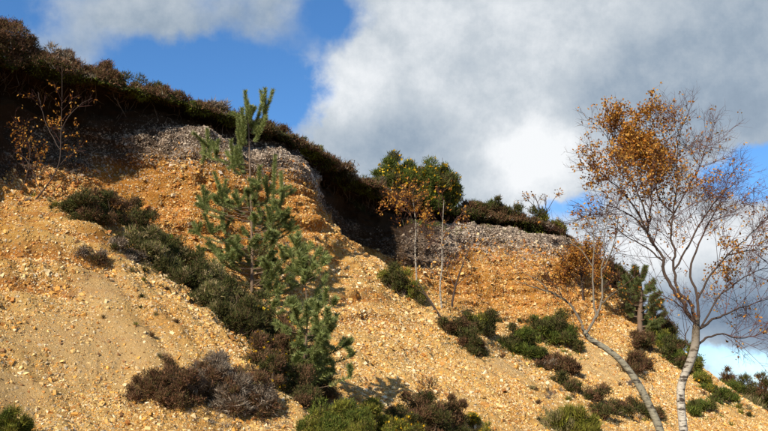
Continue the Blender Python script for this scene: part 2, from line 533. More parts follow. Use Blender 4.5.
wob = 1 + 0.7 * fbm(P, 1.6, 3, 90)
for q in ((95, 335, 12.9, 1.05), (70, 320, 12.8, 0.6), (15, 385, 11.4, 0.45), (105, 290, 14.2, 0.5), (500, 378, 20.6, 0.7), (600, 372, 29.6, 1.3), (170, 425, 13, .5)):
    sand = np.maximum(sand, np.clip(soft(*q) * wob * 1.5, 0, 1))
iron = np.zeros(len(P))
for (u, v, y, rx, rz) in ((362, 320, 20.4, 1.0, .10), (352, 301, 21.2, .9, .08), (372, 298, 22.0, .7, .06), (30, 262, 15.2, 1.4, .10), (45, 238, 16.0, 1.2, .08), (25, 288, 14.3, 1.2, .09)):
    c = at(u, v, y)
    k = hit0(c)
    dz_ = P[:, 2] - k[2] + 0.10 * fbm(P, 1.3, 2, 230)
    near = np.exp(-((P[:, :2] - k[:2]) ** 2).sum(1) / rx ** 2)
    iron = np.maximum(iron, np.clip(1.6 * near * np.exp(-(dz_ / rz) ** 2), 0, 1))
    disp += 0.16 * near * (smooth(0.02, 0.14, dz_) * (1 - smooth(0.2, 0.6, dz_)))
ledge = np.exp(-((P - at(45, 262, 15.2)) ** 2).sum(1) / 1.9 ** 2)
disp += ledge * scree * 0.10 * np.clip(fbm(stq * np.array((.6, .6, 1.2)), 1.0, 3, 33) * 2.2, -1, 1)
disp *= 1 - 0.45 * sand
P = P + nn * disp[:, None]
P[:, 2] += smooth(2.0, 2.5, b) * (1 - smooth(3.0, 3.5, b)) * (0.27 * fbm(P, 0.9, 3, 87) - 0.02)
G = P.reshape(nr, ns, 3)
idx = np.arange(nr * ns).reshape(nr, ns)
quads = np.stack([idx[:-1, :-1], idx[:-1, 1:], idx[1:, 1:], idx[1:, :-1]], -1).reshape(-1, 4)
TN = normals(G)
if TN[nr * 6 // 10, ns // 2] @ NOUT < 0:
    TN = -TN
    quads = quads[:, ::-1]
me = mesh_np('terrain', P, quads, M_TERRAIN, None, True)
for nm, arr in (('bed', bedcol), ('sand', sand), ('iron', iron), ('soil_shade', np.repeat(SOIL_SHADES[None], nr, 0).ravel() + 0.5 * fbm(P, 0.7, 2, 211) * (np.repeat(SOIL_SHADES[None], nr, 0).ravel() > .05))):
    a_ = me.attributes.new(nm, 'FLOAT', 'POINT')
    a_.data.foreach_set('value', arr.astype(np.float32))
terrain = tag(link('terrain', me), 'eroded cliff of orange gravel above pale pebbly scree spurs', kind='structure')

rs = list(range(0, nr, 2)) + ([nr - 1] if (nr - 1) % 2 else [])
cs = list(range(0, ns, 2)) + ([ns - 1] if (ns - 1) % 2 else [])
Gc = G[np.ix_(rs, cs)]
ic = np.arange(len(rs) * len(cs)).reshape(len(rs), len(cs))
qc = np.stack([ic[:-1, :-1], ic[:-1, 1:], ic[1:, 1:], ic[1:, :-1]], -1).reshape(-1, 4)
BVH = BVHTree.FromPolygons([tuple(p) for p in Gc.reshape(-1, 3).tolist()], qc.tolist())
CAMV = Vector((0, 0, CZ))


def hit(u, v):
    a, c = ray(u, v)
    h = BVH.ray_cast(CAMV, Vector((a, 1, c)).normalized())
    return h[0] if h[0] is not None else None


LIPS = S1[:, 2]
LIP_U = LIPS[:, 0] / (LIPS[:, 1] * math.cos(PITCH) + (LIPS[:, 2] - CZ) * math.sin(PITCH)) * F + 384
_ok = (LIPS[:, 1] > 6) & (np.arange(len(LIPS)) <= np.searchsorted(ts, 14.4))


def rim(u, back=0.35):
    p = np.array([np.interp(u, LIP_U[_ok], LIPS[_ok][:, k]) for k in range(3)]) - NOUT * back
    return Vector((p[0], p[1], ground_z(p[0], p[1])))


def ground_z(x, y, top=30):
    h = BVH.ray_cast(Vector((x, y, top)), Vector((0, 0, -1)))
    return h[0].z if h[0] is not None else 0.0


# heath floor to the horizon
def ground_mat():
    m, t = new_mat('heath_floor')
    pos = t.n('ShaderNodeNewGeometry').outputs['Position']
    n = t.noise(pos, 0.15, 6, 0.6)
    c = t.ramp(n, [(0.3, (0.05, 0.05, 0.018)), (0.5, (0.12, 0.075, 0.035)), (0.65, (0.30, 0.20, 0.095)), (0.8, (0.07, 0.065, 0.02))])
    c = t.mix(t.m('MULTIPLY', t.noise(pos, 20, 3), 0.7), c, t.mix(1.0, c, (0.5, 0.45, 0.4), 'MULTIPLY'))
    bump = t.n('ShaderNodeBump', {'Height': t.noise(pos, 8, 5, 0.7), 'Strength': 0.6, 'Distance': 0.1}).outputs[0]
    finish(t, c, 0.95, bump, 0.1)
    return m


M_GROUND = ground_mat()
gx = np.concatenate([-np.geomspace(3000, 60, 14), np.linspace(-50, 90, 71), np.geomspace(100, 3000, 14)])
gy = np.concatenate([-np.geomspace(3000, 60, 14), np.linspace(-50, 110, 81), np.geomspace(120, 3000, 14)])
X, Y = np.meshgrid(gx, gy)
gp = np.stack([X.ravel(), Y.ravel(), np.zeros(X.size)], 1)
gp[:, 2] = -0.05 + 0.10 * fbm(gp, 0.25, 3, 3)
far = smooth(44, 62, gp[:, 1]) * (1 - smooth(70, 160, gp[:, 1])) * smooth(5, 22, gp[:, 0])
gp[:, 2] += far * (2.2 + 0.8 * fbm(gp, 0.06, 2, 8))
gi = np.arange(X.size).reshape(X.shape)
gq = np.stack([gi[:-1, :-1], gi[:-1, 1:], gi[1:, 1:], gi[1:, :-1]], -1).reshape(-1, 4)
ground = tag(link('ground', mesh_np('ground', gp, gq, M_GROUND, None, True)), 'heath floor of sand and low scrub below the cliff', kind='structure')

# ------------------------------------------------------------------ loose flint on the slopes
def visible(p, margin=0.06):
    """inside the picture with some margin to every side"""
    q = p - np.array((0, 0, CZ))
    fwd = q[:, 1] * math.cos(PITCH) + q[:, 2] * math.sin(PITCH)
    up = -q[:, 1] * math.sin(PITCH) + q[:, 2] * math.cos(PITCH)
    u, v = q[:, 0] / fwd * F + 384, 215.5 - up / fwd * F
    mu, mv = 768 * margin + 25, 431 * margin + 20
    return (fwd > 1) & (u > -mu) & (u < 768 + mu) & (v > -mv) & (v < 431 + mv)


CUBE = np.array([(-1, -1, -1), (1, -1, -1), (1, 1, -1), (-1, 1, -1), (-1, -1, 1), (1, -1, 1), (1, 1, 1), (-1, 1, 1)], float)
CUBE_Q = np.array([(4, 5, 6, 7), (0, 1, 5, 4), (1, 2, 6, 5), (2, 3, 7, 6), (3, 0, 4, 7)])


def rand_rot(n, rng):
    q = unit(rng.normal(size=(n, 4)))
    w, x, y, z = q.T
    return np.stack([np.stack([1 - 2 * (y * y + z * z), 2 * (x * y - z * w), 2 * (x * z + y * w)], -1),
                     np.stack([2 * (x * y + z * w), 1 - 2 * (x * x + z * z), 2 * (y * z - x * w)], -1),
                     np.stack([2 * (x * z - y * w), 2 * (y * z + x * w), 1 - 2 * (x * x + y * y)], -1)], 1)


ROOF_T = np.array([(0, 1, 5), (0, 5, 4), (2, 3, 4), (2, 4, 5), (1, 2, 5), (3, 0, 4)])


def stones(centre, size, nrm, flat=0.55, small=False):
    """angular flints: jittered hexahedra lying flat on the slope"""
    n = len(centre)
    v = CUBE[None] * RNG.uniform(0.45, 1.15, (n, 8, 3))
    v *= np.stack([RNG.uniform(0.7, 1.3, n), RNG.uniform(0.55, 1.0, n), RNG.uniform(0.3, 0.75, n) * flat / 0.55], -1)[:, None]
    ang = RNG.uniform(0, 2 * np.pi, n)
    t1 = unit(np.cross(nrm, RNG.normal(size=(n, 3))))
    n2 = unit(nrm + RNG.normal(size=(n, 3)) * 0.55)
    t1 = unit(t1 - n2 * (t1 * n2).sum(1, keepdims=True))
    t2 = np.cross(n2, t1)
    M = np.stack([t1, t2, n2], -1)
    if small:       # wedge with a ridge, for the fine gravel
        v = np.concatenate([v[:, :4], (v[:, 4:5] + v[:, 7:8]) * 0.5, (v[:, 5:6] + v[:, 6:7]) * 0.5], 1)
        v[:, 4, 1] += RNG.uniform(-.4, .4, n) * 0.5
        v[:, 5, 1] += RNG.uniform(-.4, .4, n) * 0.5
    w = np.einsum('nij,nkj->nki', M, v) * (size * 0.5)[:, None, None] + centre[:, None]
    F_ = ROOF_T if small else CUBE_Q
    f = F_[None] + (np.arange(n) * v.shape[1])[:, None, None]
    return w.reshape(-1, 3), f.reshape(-1, F_.shape[1])


PAL_PALE = np.array([(.70, .55, .30), (.64, .43, .16), (.58, .32, .08), (.72, .60, .40), (.42, .21, .06), (.78, .70, .56), (.64, .47, .22), (.64, .37, .10), (.30, .17, .08), (.56, .47, .33)])
PAL_GREY = np.array([(.60, .54, .45), (.40, .34, .28), (.24, .19, .15), (.70, .64, .55), (.16, .13, .11), (.48, .40, .33), (.34, .29, .25)])
PAL_ORAN = np.array([(.56, .28, .07), (.50, .22, .045), (.60, .38, .13), (.40, .16, .035), (.64, .48, .24), (.56, .33, .09), (.30, .12, .03)])

quadc = (G[:-1, :-1] + G[1:, 1:]) * 0.5
area = np.linalg.norm(np.cross(G[1:, :-1] - G[:-1, :-1], G[:-1, 1:] - G[:-1, :-1]), axis=-1)
qb = BED[:-1, :-1]
qc_ = quadc.reshape(-1, 3)
facing = ((np.array((0, 0, CZ)) - qc_) * TN[:-1, :-1].reshape(-1, 3)).sum(1) > -0.5
qbc = bedcol.reshape(nr, ns)[:-1, :-1].ravel()
wgt = area.ravel() * (qbc > 3.2) * (qb.ravel() < 9.4) * visible(qc_) * facing
patch = 0.35 + 1.3 * np.clip(0.5 + 0.9 * fbm(qc_, 0.9, 3, 120), 0, 1.2)
wgt *= np.where(qbc < 4.0, 1 - 0.75 * np.repeat(SOIL_SHADES[None, :-1], nr - 1, 0).ravel(), 1.0)
patch *= 0.45 + 1.1 * smooth(0.30, 0.02, rill.reshape(nr, ns)[:-1, :-1].ravel())
wgt *= patch * (1 - 0.78 * sand.reshape(nr, ns)[:-1, :-1].ravel())
wgt *= np.where((qbc > 3.3) & (qbc < 4.0), 1.8, 1.0) * np.where(qbc < 3.35, .35, 1)


SOIL_SHADE = np.clip(SOIL_SHADES[None] + 0.5 * fbm(P, 0.7, 2, 211).reshape(nr, ns) * (SOIL_SHADES[None] > .05), 0, 1)
BEDC = bedcol.reshape(nr, ns)


def scatter(n, w):
    cdf = np.cumsum(w)
    k = np.searchsorted(cdf, RNG.random(n) * cdf[-1])
    i, j = k // (ns - 1), k % (ns - 1)
    a, b_ = RNG.random((2, n, 1))
    p = (G[i, j] * (1 - a) + G[i + 1, j] * a) * (1 - b_) + (G[i, j + 1] * (1 - a) + G[i + 1, j + 1] * a) * b_
    return p, TN[i, j], np.stack([BEDC[i, j], SOIL_SHADE[i, j]])


def stone_cols(bed, n, soil_shade):
    bw = bed + RNG.normal(size=n) * 0.13
    c = PAL_PALE[RNG.integers(0, len(PAL_PALE), n)] * np.array((1.04, 0.97, 0.80))
    g = PAL_GREY[RNG.integers(0, len(PAL_GREY), n)]
    o = PAL_ORAN[RNG.integers(0, len(PAL_ORAN), n)]
    mixo = RNG.random(n) < np.clip(1.15 - (bw - 4.0) / 1.9, 0.07, 0.85)
    c = np.where(mixo[:, None], o, c)
    c = np.where((bw < 4.02)[:, None], g * (1 - 0.72 * np.clip(soil_shade, 0, 1))[:, None] * (1 - soil_shade[:, None] * np.array((0, .18, .34))), c)  # grey-bed stones darken along with the soil and its painted shade
    return c * RNG.uniform(0.8, 1.25, (n, 1))


n_st = 450000
sp, sn, (sb, s_soil_shade) = scatter(n_st, wgt)
dist = sp[:, 1]
size = 0.0185 * (1 - RNG.random(n_st)) ** (-0.31)
size = np.clip(size, 0.013, 0.095) * (0.65 + dist / 34)
sc_ = stone_cols(sb, n_st, s_soil_shade)
spos = sp + sn * (size * RNG.uniform(-0.22, 0.16, n_st))[:, None]
big_ = size >= 0.075
sv, sf = stones(spos[big_], size[big_], sn[big_])
tag(link('flint_rubble', mesh_np('flint_rubble', sv, sf, M_STONE, np.repeat(sc_[big_], 8, 0))), 'larger pale flints scattered among the gravel of the scree', kind='stuff')


def gravel_nodes():
    ng = bpy.data.node_groups.new('gravel_scatter', 'GeometryNodeTree')
    ng.interface.new_socket('Geometry', in_out='INPUT', socket_type='NodeSocketGeometry')
    ng.interface.new_socket('Geometry', in_out='OUTPUT', socket_type='NodeSocketGeometry')
    N_, L_ = ng.nodes, ng.links
    gi_, go = N_.new('NodeGroupInput'), N_.new('NodeGroupOutput')
    join = N_.new('GeometryNodeJoinGeometry')
    for k in range(6):
        ico = N_.new('GeometryNodeMeshIcoSphere')
        ico.inputs['Radius'].default_value = 1.0
        ico.inputs['Subdivisions'].default_value = 1
        rv = N_.new('FunctionNodeRandomValue'); rv.data_type = 'FLOAT_VECTOR'
        rv.inputs['Min'].default_value, rv.inputs['Max'].default_value = (-.42,) * 3, (.42,) * 3
        rv.inputs['Seed'].default_value = k + 3
        sp_ = N_.new('GeometryNodeSetPosition')
        sm_ = N_.new('GeometryNodeSetMaterial'); sm_.inputs['Material'].default_value = M_GRAVEL
        ti = N_.new('GeometryNodeGeometryToInstance')
        L_.new(ico.outputs['Mesh'], sp_.inputs['Geometry']); L_.new(rv.outputs['Value'], sp_.inputs['Offset'])
        ss = N_.new('GeometryNodeSetShadeSmooth'); ss.inputs['Shade Smooth'].default_value = False
        L_.new(sp_.outputs[0], ss.inputs['Geometry']); L_.new(ss.outputs[0], sm_.inputs['Geometry']); L_.new(sm_.outputs[0], ti.inputs[0]); L_.new(ti.outputs[0], join.inputs[0])
    iop = N_.new('GeometryNodeInstanceOnPoints')
    iop.inputs['Pick Instance'].default_value = True

    def attr(name, typ):
        a = N_.new('GeometryNodeInputNamedAttribute'); a.data_type = typ
        a.inputs['Name'].default_value = name
        return a.outputs['Attribute']
    er = N_.new('FunctionNodeEulerToRotation')
    L_.new(gi_.outputs[0], iop.inputs['Points']); L_.new(join.outputs[0], iop.inputs['Instance'])
    L_.new(attr('pick', 'INT'), iop.inputs['Instance Index'])
    L_.new(attr('rot', 'FLOAT_VECTOR'), er.inputs[0]); L_.new(er.outputs[0], iop.inputs['Rotation'])
    L_.new(attr('scl', 'FLOAT_VECTOR'), iop.inputs['Scale'])
    L_.new(iop.outputs[0], go.inputs[0])
    return ng


def build_gravel():
    p, c, n_, s_ = spos[~big_], sc_[~big_], sn[~big_], size[~big_]
    n = len(p)
    n2 = unit(n_ + RNG.normal(size=(n, 3)) * 0.5)
    t1 = unit(np.cross(n2, RNG.normal(size=(n, 3)))); t2 = np.cross(n2, t1)
    # rotation matrix columns t1 t2 n2 -> xyz euler
    ry = np.arcsin(np.clip(-t1[:, 2], -1, 1))
    rx = np.arctan2(t2[:, 2], n2[:, 2])
    rz = np.arctan2(t1[:, 1], t1[:, 0])
    me_ = bpy.data.meshes.new('gravel')
    me_.vertices.add(n)
    me_.vertices.foreach_set('co', p.astype(np.float32).ravel())
    for nm, typ, val in (('rot', 'FLOAT_VECTOR', np.stack([rx, ry, rz], 1)),
                         ('scl', 'FLOAT_VECTOR', np.stack([RNG.uniform(.45, .75, n), RNG.uniform(.32, .6, n), RNG.uniform(.16, .42, n)], 1) * s_[:, None])):
        me_.attributes.new(nm, typ, 'POINT').data.foreach_set('vector', val.astype(np.float32).ravel())
    me_.attributes.new('pick', 'INT', 'POINT').data.foreach_set('value', RNG.integers(0, 6, n).astype(np.int32))
    me_.attributes.new('col', 'FLOAT_COLOR', 'POINT').data.foreach_set('color', np.concatenate([c, np.ones((n, 1))], 1).astype(np.float32).ravel())
    me_.materials.append(M_GRAVEL)
    o = tag(link('gravel', me_), 'fine angular flint gravel strewn over the cliff and scree', kind='stuff')
    md = o.modifiers.new('gravel_scatter', 'NODES')
    md.node_group = gravel_nodes()


build_gravel()


# ------------------------------------------------------------------ vegetation builders
def px(y):
    return y / F            # metres per photograph pixel at distance y


def frame_of(d):
    r = unit(np.cross(d, RNG.normal(size=d.shape)))
    return r


def blades(base, d, L, W, col, diamond=False):
    """thin leaf blades: triangles, or diamonds for broad leaves"""
    n = len(base)
    s = frame_of(d) * (np.broadcast_to(W, (n,)) * 0.5)[:, None]
    tip = base + d * np.broadcast_to(L, (n,))[:, None]
    if not diamond:
        v = np.stack([base - s, base + s, tip], 1)
        f = np.arange(n * 3).reshape(n, 3)
        return v.reshape(-1, 3), f, np.repeat(col, 3, 0)
    mid = base * 0.55 + tip * 0.45
    v = np.stack([base, mid + s, tip, mid - s], 1)
    return v.reshape(-1, 3), np.arange(n * 4).reshape(n, 4), np.repeat(col, 4, 0)


def tube(pts, rad, sides=6):
    pts = np.asarray(pts, float)
    k = len(pts)
    rad = np.broadcast_to(rad, (k,))
    t = unit(np.gradient(pts, axis=0))
    ref = np.array((0.31, 0.93, 0.2)) if abs(t[0] @ np.array((0.31, 0.93, 0.2))) < 0.9 else np.array((1.0, 0, 0))
    a = unit(np.cross(t, ref)); b_ = np.cross(t, a)
    ang = np.arange(sides) / sides * 2 * np.pi
    ring = a[:, None] * np.cos(ang)[None, :, None] + b_[:, None] * np.sin(ang)[None, :, None]
    v = (pts[:, None] + ring * rad[:, None, None]).reshape(-1, 3)
    i = np.arange(k * sides).reshape(k, sides)
    j = np.roll(i, -1, 1)
    f = np.stack([i[:-1], j[:-1], j[1:], i[1:]], -1).reshape(-1, 4)
    return v, f


def curve(pts, n):
    pts = np.asarray(pts, float)
    return catmull(pts, np.linspace(0, len(pts) - 1, n))


class Acc:
    """collects shapes of one part"""
    def __init__(self):
        self.v, self.f, self.c, self.n = [], [], [], 0

    def add(self, v, f, c=None):
        self.v.append(v); self.f.append(f + self.n); self.n += len(v)
        if c is not None:
            self.c.append(np.broadcast_to(c, (len(v), 3)))

    def link(self, name, mat, parent, org, kind=None, smooth_=False):
        if not self.v: return None
        o = link(name, mesh_np(name, np.concatenate(self.v) - org, np.concatenate(self.f), mat, np.concatenate(self.c) if self.c else None, smooth_), parent)
        if kind: o['kind'] = kind
        return o


PALETTE = {
    'brown': [(.170, .090, .045), (.230, .128, .066), (.110, .070, .030), (.125, .100, .036), (.20, .10, .060)],
    'russet': [(.135, .068, .036), (.18, .088, .048), (.100, .060, .028), (.115, .088, .032)],
    'grey': [(.30, .245, .185), (.20, .155, .11), (.38, .32, .25), (.23, .165, .115), (.15, .10, .065)],
    'dark': [(.080, .080, .024), (.115, .102, .032), (.056, .064, .018), (.130, .085, .040), (.088, .098, .024)],
    'green': [(.20, .205, .028), (.26, .25, .038), (.14, .150, .022), (.20, .155, .04)],
    'gorse': [(.100, .135, .022), (.150, .180, .030), (.065, .095, .016), (.13, .13, .028)],
    'bright': [(.11, .165, .024), (.15, .20, .03), (.08, .115, .02)],
    'orange': [(.44, .17, .022), (.52, .25, .035), (.34, .11, .018), (.30, .15, .04)],
    'straw': [(.42, .32, .17), (.32, .25, .12), (.22, .20, .07), (.13, .14, .04)],
}
FLOWER = np.array([(.78, .46, .015), (.70, .36, .012), (.84, .58, .03)])


def bush(name, label, cat, kind, lobes, dens=1.0, flowers=0, group=None, second=None, mixr=0.3, spiky=1.0, up=0.9, stems=True, fy=None, on_rim=False, back=0.35):
    """shrub from overlapping domes; lobe = (u, v, radius px, height px) with u, v where its middle meets the ground"""
    cs_, rr_, hh_ = [], [], []
    for (u, v, r, h) in lobes:
        p = rim(u, back) if on_rim else (hit(u, v) if fy is None else Vector(at(u, v, fy)))
        if p is None or p.y > 60: p = rim(u)
        m = px(p.y)
        cs_.append(np.array(p)); rr_.append(r * m * 1.12); hh_.append(h * m * 1.05)
    org = np.mean(cs_, 0)
    org[2] = min(c[2] for c in cs_)
    root = empty(name, org, label, cat, group)
    fol, st, fl = Acc(), Acc(), Acc()
    pal = np.array(PALETTE[kind])
    pal2 = np.array(PALETTE[second]) if second else pal
    for c, r, h, (u, v, rp, hp) in zip(cs_, rr_, hh_, lobes):
        m = px(c[1])
        # each dome breaks into smaller heads so the outline stays uneven
        nh = max(7, int(rp * 0.6 + rp * hp * 0.022))
        hd = unit(RNG.normal(size=(nh, 3))); hd[:, 2] = np.abs(hd[:, 2]) * 1.1
        heads = c + hd * np.array((r, r, h)) * RNG.uniform(0.35, 0.92, (nh, 1))
        hr = (0.25 * min(r, h) + 0.07 * r) * RNG.uniform(0.5, 1.55, nh)
        hcol = RNG.random(nh) < mixr
        n = int(dens * 18 * rp * hp / nh) + 14
        for q, rq, alt in zip(heads, hr, hcol):
            lh, dh = RNG.uniform(0.65, 1.5), RNG.uniform(0.45, 1.3)
            k = max(6, int(n * dh) // 5)
            d0 = unit(RNG.normal(size=(k, 3)) + np.array((0, 0, 0.35)))
            b0 = q + d0 * rq * RNG.random((k, 1)) ** 0.45 * np.array((1, 1, 0.9))
            d1 = unit(d0 * 0.8 + np.array((0, 0, up)) + RNG.normal(size=(k, 3)) * 0.3)
            pp = pal2 if alt else pal
            c0 = pp[RNG.integers(0, len(pp), k)] * RNG.uniform(0.7, 1.3, (k, 1))
            b1 = np.repeat(b0, 5, 0) + RNG.normal(size=(k * 5, 3)) * m * 1.3
            d2 = unit(np.repeat(d1, 5, 0) + RNG.normal(size=(k * 5, 3)) * 0.42)
            L = m * RNG.uniform(1.5, 3.8, k * 5) * spiky * lh
            W = m * RNG.uniform(0.5, 1.05, k * 5)
            fol.add(*blades(b1, d2, L, W, np.repeat(c0, 5, 0) * RNG.uniform(0.8, 1.2, (k * 5, 1))))
            if flowers:
                kf = RNG.poisson(flowers * 12)
                if kf:
                    df = unit(RNG.normal(size=(kf, 3)) + np.array((0, -0.3, 0.5)))
                    bf = q + df * rq * RNG.uniform(0.85, 1.15, (kf, 1))
                    for _ in range(2):
                        fl.add(*blades(bf, unit(df + RNG.normal(size=(kf, 3)) * 0.6), m * 2.6, m * 2.2, FLOWER[RNG.integers(0, 3, kf)], True))
            if stems and RNG.random() < 0.8:
                mid = (c * 0.5 + q * 0.5) + RNG.normal(size=3) * r * 0.12
                tv, tf = tube(curve([c - np.array((0, 0, 0.06)), mid, q + (q - c) * (RNG.uniform(0.12, 0.3) if RNG.random() < 0.3 else 0.08) + RNG.normal(size=3) * r * 0.05], 6), np.linspace(0.9, 0.25, 6) * m * 0.8, 4)
                st.add(tv, tf, np.array((.10, .07, .05)) * RNG.uniform(.7, 1.8))
        # stray sprigs and litter round the foot
        ks = int(rp * 1.6) if fy is None else 0
        for _ in range(ks):
            an, rd = RNG.uniform(0, 6.283), r * RNG.uniform(0.8, 1.55)
            x, y_ = c[0] + rd * math.cos(an), c[1] + rd * math.sin(an)
            z_ = ground_z(x, y_)
            if abs(z_ - c[2]) > 1.2 * r + 0.3: continue
            kk = RNG.integers(4, 16)
            d3 = unit(RNG.normal(size=(kk, 3)) + np.array((0, 0, up)))
            fol.add(*blades(np.array((x, y_, z_)) + RNG.normal(size=(kk, 3)) * m * np.array((2, 2, .3)), d3, m * RNG.uniform(1.5, 4, kk) * spiky, m * RNG.uniform(.5, 1.0, kk), pal[RNG.integers(0, len(pal), kk)] * RNG.uniform(0.7, 1.3, (kk, 1))))
    fol.link('foliage', M_LEAF, root, org, 'stuff')
    st.link('woody_stems', M_TWIG, root, org, 'stuff')
    fl.link('flowers', M_FLOWER, root, org, 'stuff')
    return root


def twig_set(limbs, n_per_m, length, spread, grav, rng, depth=2, r0=0.004):
    """twigs off the given limb curves: list of (points, radius) polylines"""
    out = []
    level = [(p, 1.0) for p in limbs]
    for dpt in range(depth):
        nxt = []
        for pts, sc in level:
            seg = np.linalg.norm(np.diff(pts, axis=0), axis=1)
            tot = seg.sum()
            n = rng.poisson(tot * n_per_m * (1.0 if dpt == 0 else 1.7))
            cum = np.concatenate([[0], np.cumsum(seg)]) / tot
            for _ in range(n):
                f = rng.uniform(0.28 if dpt == 0 else 0.12, 1.0)
                k = min(np.searchsorted(cum, f), len(pts) - 1)
                base = pts[k - 1] + (pts[k] - pts[k - 1]) * ((f - cum[k - 1]) / max(cum[k] - cum[k - 1], 1e-6)) if k > 0 else pts[0]
                tdir = unit(pts[k] - pts[max(k - 1, 0)])
                side = unit(np.cross(tdir, rng.normal(size=3)))
                d = unit(tdir * 0.75 + side * spread + np.array((0, 0, grav)))
                L = length * (0.55 ** dpt) * rng.uniform(0.45, 1.2) * (1.25 - 0.85 * f)
                m = 6
                q = [base]
                for s in range(m - 1):
                    d = unit(d + rng.normal(size=3) * 0.10 + np.array((0, 0, 0.035)))
                    q.append(q[-1] + d * L / (m - 1))
                q = np.array(q)
                out.append((q, r0 * (0.62 ** dpt)))
                nxt.append((q, 1.0))
        level = nxt
    return out


def add_twigs(acc, tw, col):
    for q, r in tw:
        tv, tf = tube(q, np.linspace(1, 0.45, len(q)) * r, 3)
        acc.add(tv, tf, np.array(col) * RNG.uniform(0.7, 1.3))


def leaf_at(acc, p, size, pal, n_each=1, droop=-0.5):
    n = len(p)
    d = unit(RNG.normal(size=(n, 3)) + np.array((0, 0, droop)))
    c = pal[RNG.integers(0, len(pal), n)] * RNG.uniform(0.75, 1.25, (n, 1))
    acc.add(*blades(p, d, size * RNG.uniform(0.7, 1.3, n), size * RNG.uniform(0.55, 0.85, n), c, True))


def traced(pts, y, wob=0.0, base=None):
    """limb through sight-line points at distance y, drifting gently towards or away by wob metres"""
    n = len(pts)
    dy = np.linspace(0, 1, n) ** 1.3 * wob
    out = [at(u, v, y + d) for (u, v), d in zip(pts, dy)]
    if base is not None:
        out[0] = base
    return np.array(out)

# ------------------------------------------------------------------ heath on the cliff top
def heath_cover():
    acc = Acc()
    qbv = qb.ravel()
    w = area.ravel() * ((qbv > 1.15) & (qbv < 2.12)) * visible(qc_, 0.1) * np.where(qbv > 1.8, 2.2, 0.7) * (0.12 + smooth(-0.25, 0.2, fbm(qc_, 0.8, 3, 333)))
    n = 9000
    p, nr_, (bd, _pt) = scatter(n, w)
    tone = fbm(p, 0.55, 2, 140)
    pal = [np.array(PALETTE[k]) for k in ('brown', 'dark', 'grey', 'russet')]
    which = np.where(tone > 0.42, 2, np.where(tone > 0.0, 0, np.where(tone > -0.32, 3, 1)))
    which = np.where(RNG.random(n) < 0.2, RNG.integers(0, 4, n), which)
    ht = np.clip(0.10 + 0.46 * fbm(p, 0.7, 3, 150), 0.02, 0.6) * np.where(bd > 2.05, 0.45, 1.0)
    k = 14
    b = np.repeat(p, k, 0) + RNG.normal(size=(n * k, 3)) * np.array((0.10, 0.10, 0.02)) + np.array((0, 0, 1.0)) * (np.repeat(ht, k) * RNG.random(n * k) * 0.8)[:, None]
    m = np.repeat(px(p[:, 1]), k)
    d = unit(RNG.normal(size=(n * k, 3)) * 0.55 + np.array((0.10, -0.12, 0.75)))
    c = np.concatenate([pal[j][RNG.integers(0, len(pal[j]), k)] for j in which]) * RNG.uniform(0.75, 1.25, (n * k, 1))
    acc.add(*blades(b, d, m * RNG.uniform(2, 5, n * k), m * RNG.uniform(0.6, 1.2, n * k), c))
    tag(acc.link('heather_cover', M_LEAF, None, np.zeros(3)), 'low brown heather covering the rim of the cliff', kind='stuff')
    # moss and grass curling over the lip
    acc = Acc()
    w = area.ravel() * ((qbv > 1.85) & (qbv < 2.55)) * visible(qc_, 0.1)
    n = 42000
    p, nr_, (bd, _pt) = scatter(n, w)
    tone = fbm(p, 0.7, 3, 160) + RNG.normal(size=n) * 0.2
    c = np.where((tone > 0.05)[:, None], np.array((.17, .20, .025)), np.where((tone > -0.25)[:, None], np.array((.060, .066, .018)), np.array((.055, .035, .018)))) * RNG.uniform(0.6, 1.4, (n, 1))
    d = unit(nr_ * 0.7 + np.array((0.1, -0.1, -0.15)) + RNG.normal(size=(n, 3)) * 0.45)
    m = px(p[:, 1])
    acc.add(*blades(p, d, m * RNG.uniform(1.5, 4.5, n), m * RNG.uniform(0.7, 1.4, n), c))
    tag(acc.link('moss_fringe', M_LEAF, None, np.zeros(3)), 'green moss and grass hanging over the turf lip', kind='stuff')
    # roots and dead stems that hang in the soil under the turf
    acc = Acc()
    w = area.ravel() * ((qbv > 2.5) & (qbv < 3.3)) * visible(qc_, 0.05)
    p, nr_, (bd, _pt) = scatter(900, w)
    for q, nn_ in zip(p, nr_):
        L = RNG.uniform(0.15, 0.6)
        d = unit(nn_ * 0.5 + np.array((0, 0, -0.8)) + RNG.normal(size=3) * 0.6)
        pts = q + d * np.linspace(0, L, 5)[:, None] + np.cumsum(RNG.normal(size=(5, 3)) * 0.025, 0)
        tv, tf = tube(pts, np.linspace(0.008, 0.003, 5), 3)
        acc.add(tv, tf, np.array((.16, .12, .09)) * RNG.uniform(.4, 1.8))
    tag(acc.link('hanging_roots', M_TWIG, None, np.zeros(3)), 'thin roots hanging out of the dark soil under the turf', kind='stuff')


heath_cover()

TOPH = 'heather bushes along the cliff top'
B = bush
B('heather_bush', 'large dark russet heather bush at the left end of the cliff top', 'heather', 'russet', [(2, 54, 24, 42), (22, 58, 20, 38), (-14, 50, 22, 44), (42, 66, 16, 28)], group=TOPH, second='brown', on_rim=True)
B('heather_bush', 'grey twiggy heather bush above the orange birch sapling on the cliff top', 'heather', 'grey', [(58, 72, 16, 24), (78, 80, 14, 22), (70, 70, 12, 26)], 0.9, group=TOPH, second='brown', mixr=0.45, spiky=1.3, on_rim=True)
B('heather_bush', 'brown heather bush on the cliff top above the dark soil streak', 'heather', 'brown', [(100, 88, 16, 22), (122, 92, 16, 22), (112, 88, 12, 24)], group=TOPH, second='dark', on_rim=True)
B('heather_bush', 'dull green and brown heather bush on the rim above the white pebble bed', 'heather', 'dark', [(146, 98, 16, 15), (168, 104, 14, 13)], group=TOPH, second='brown', on_rim=True)
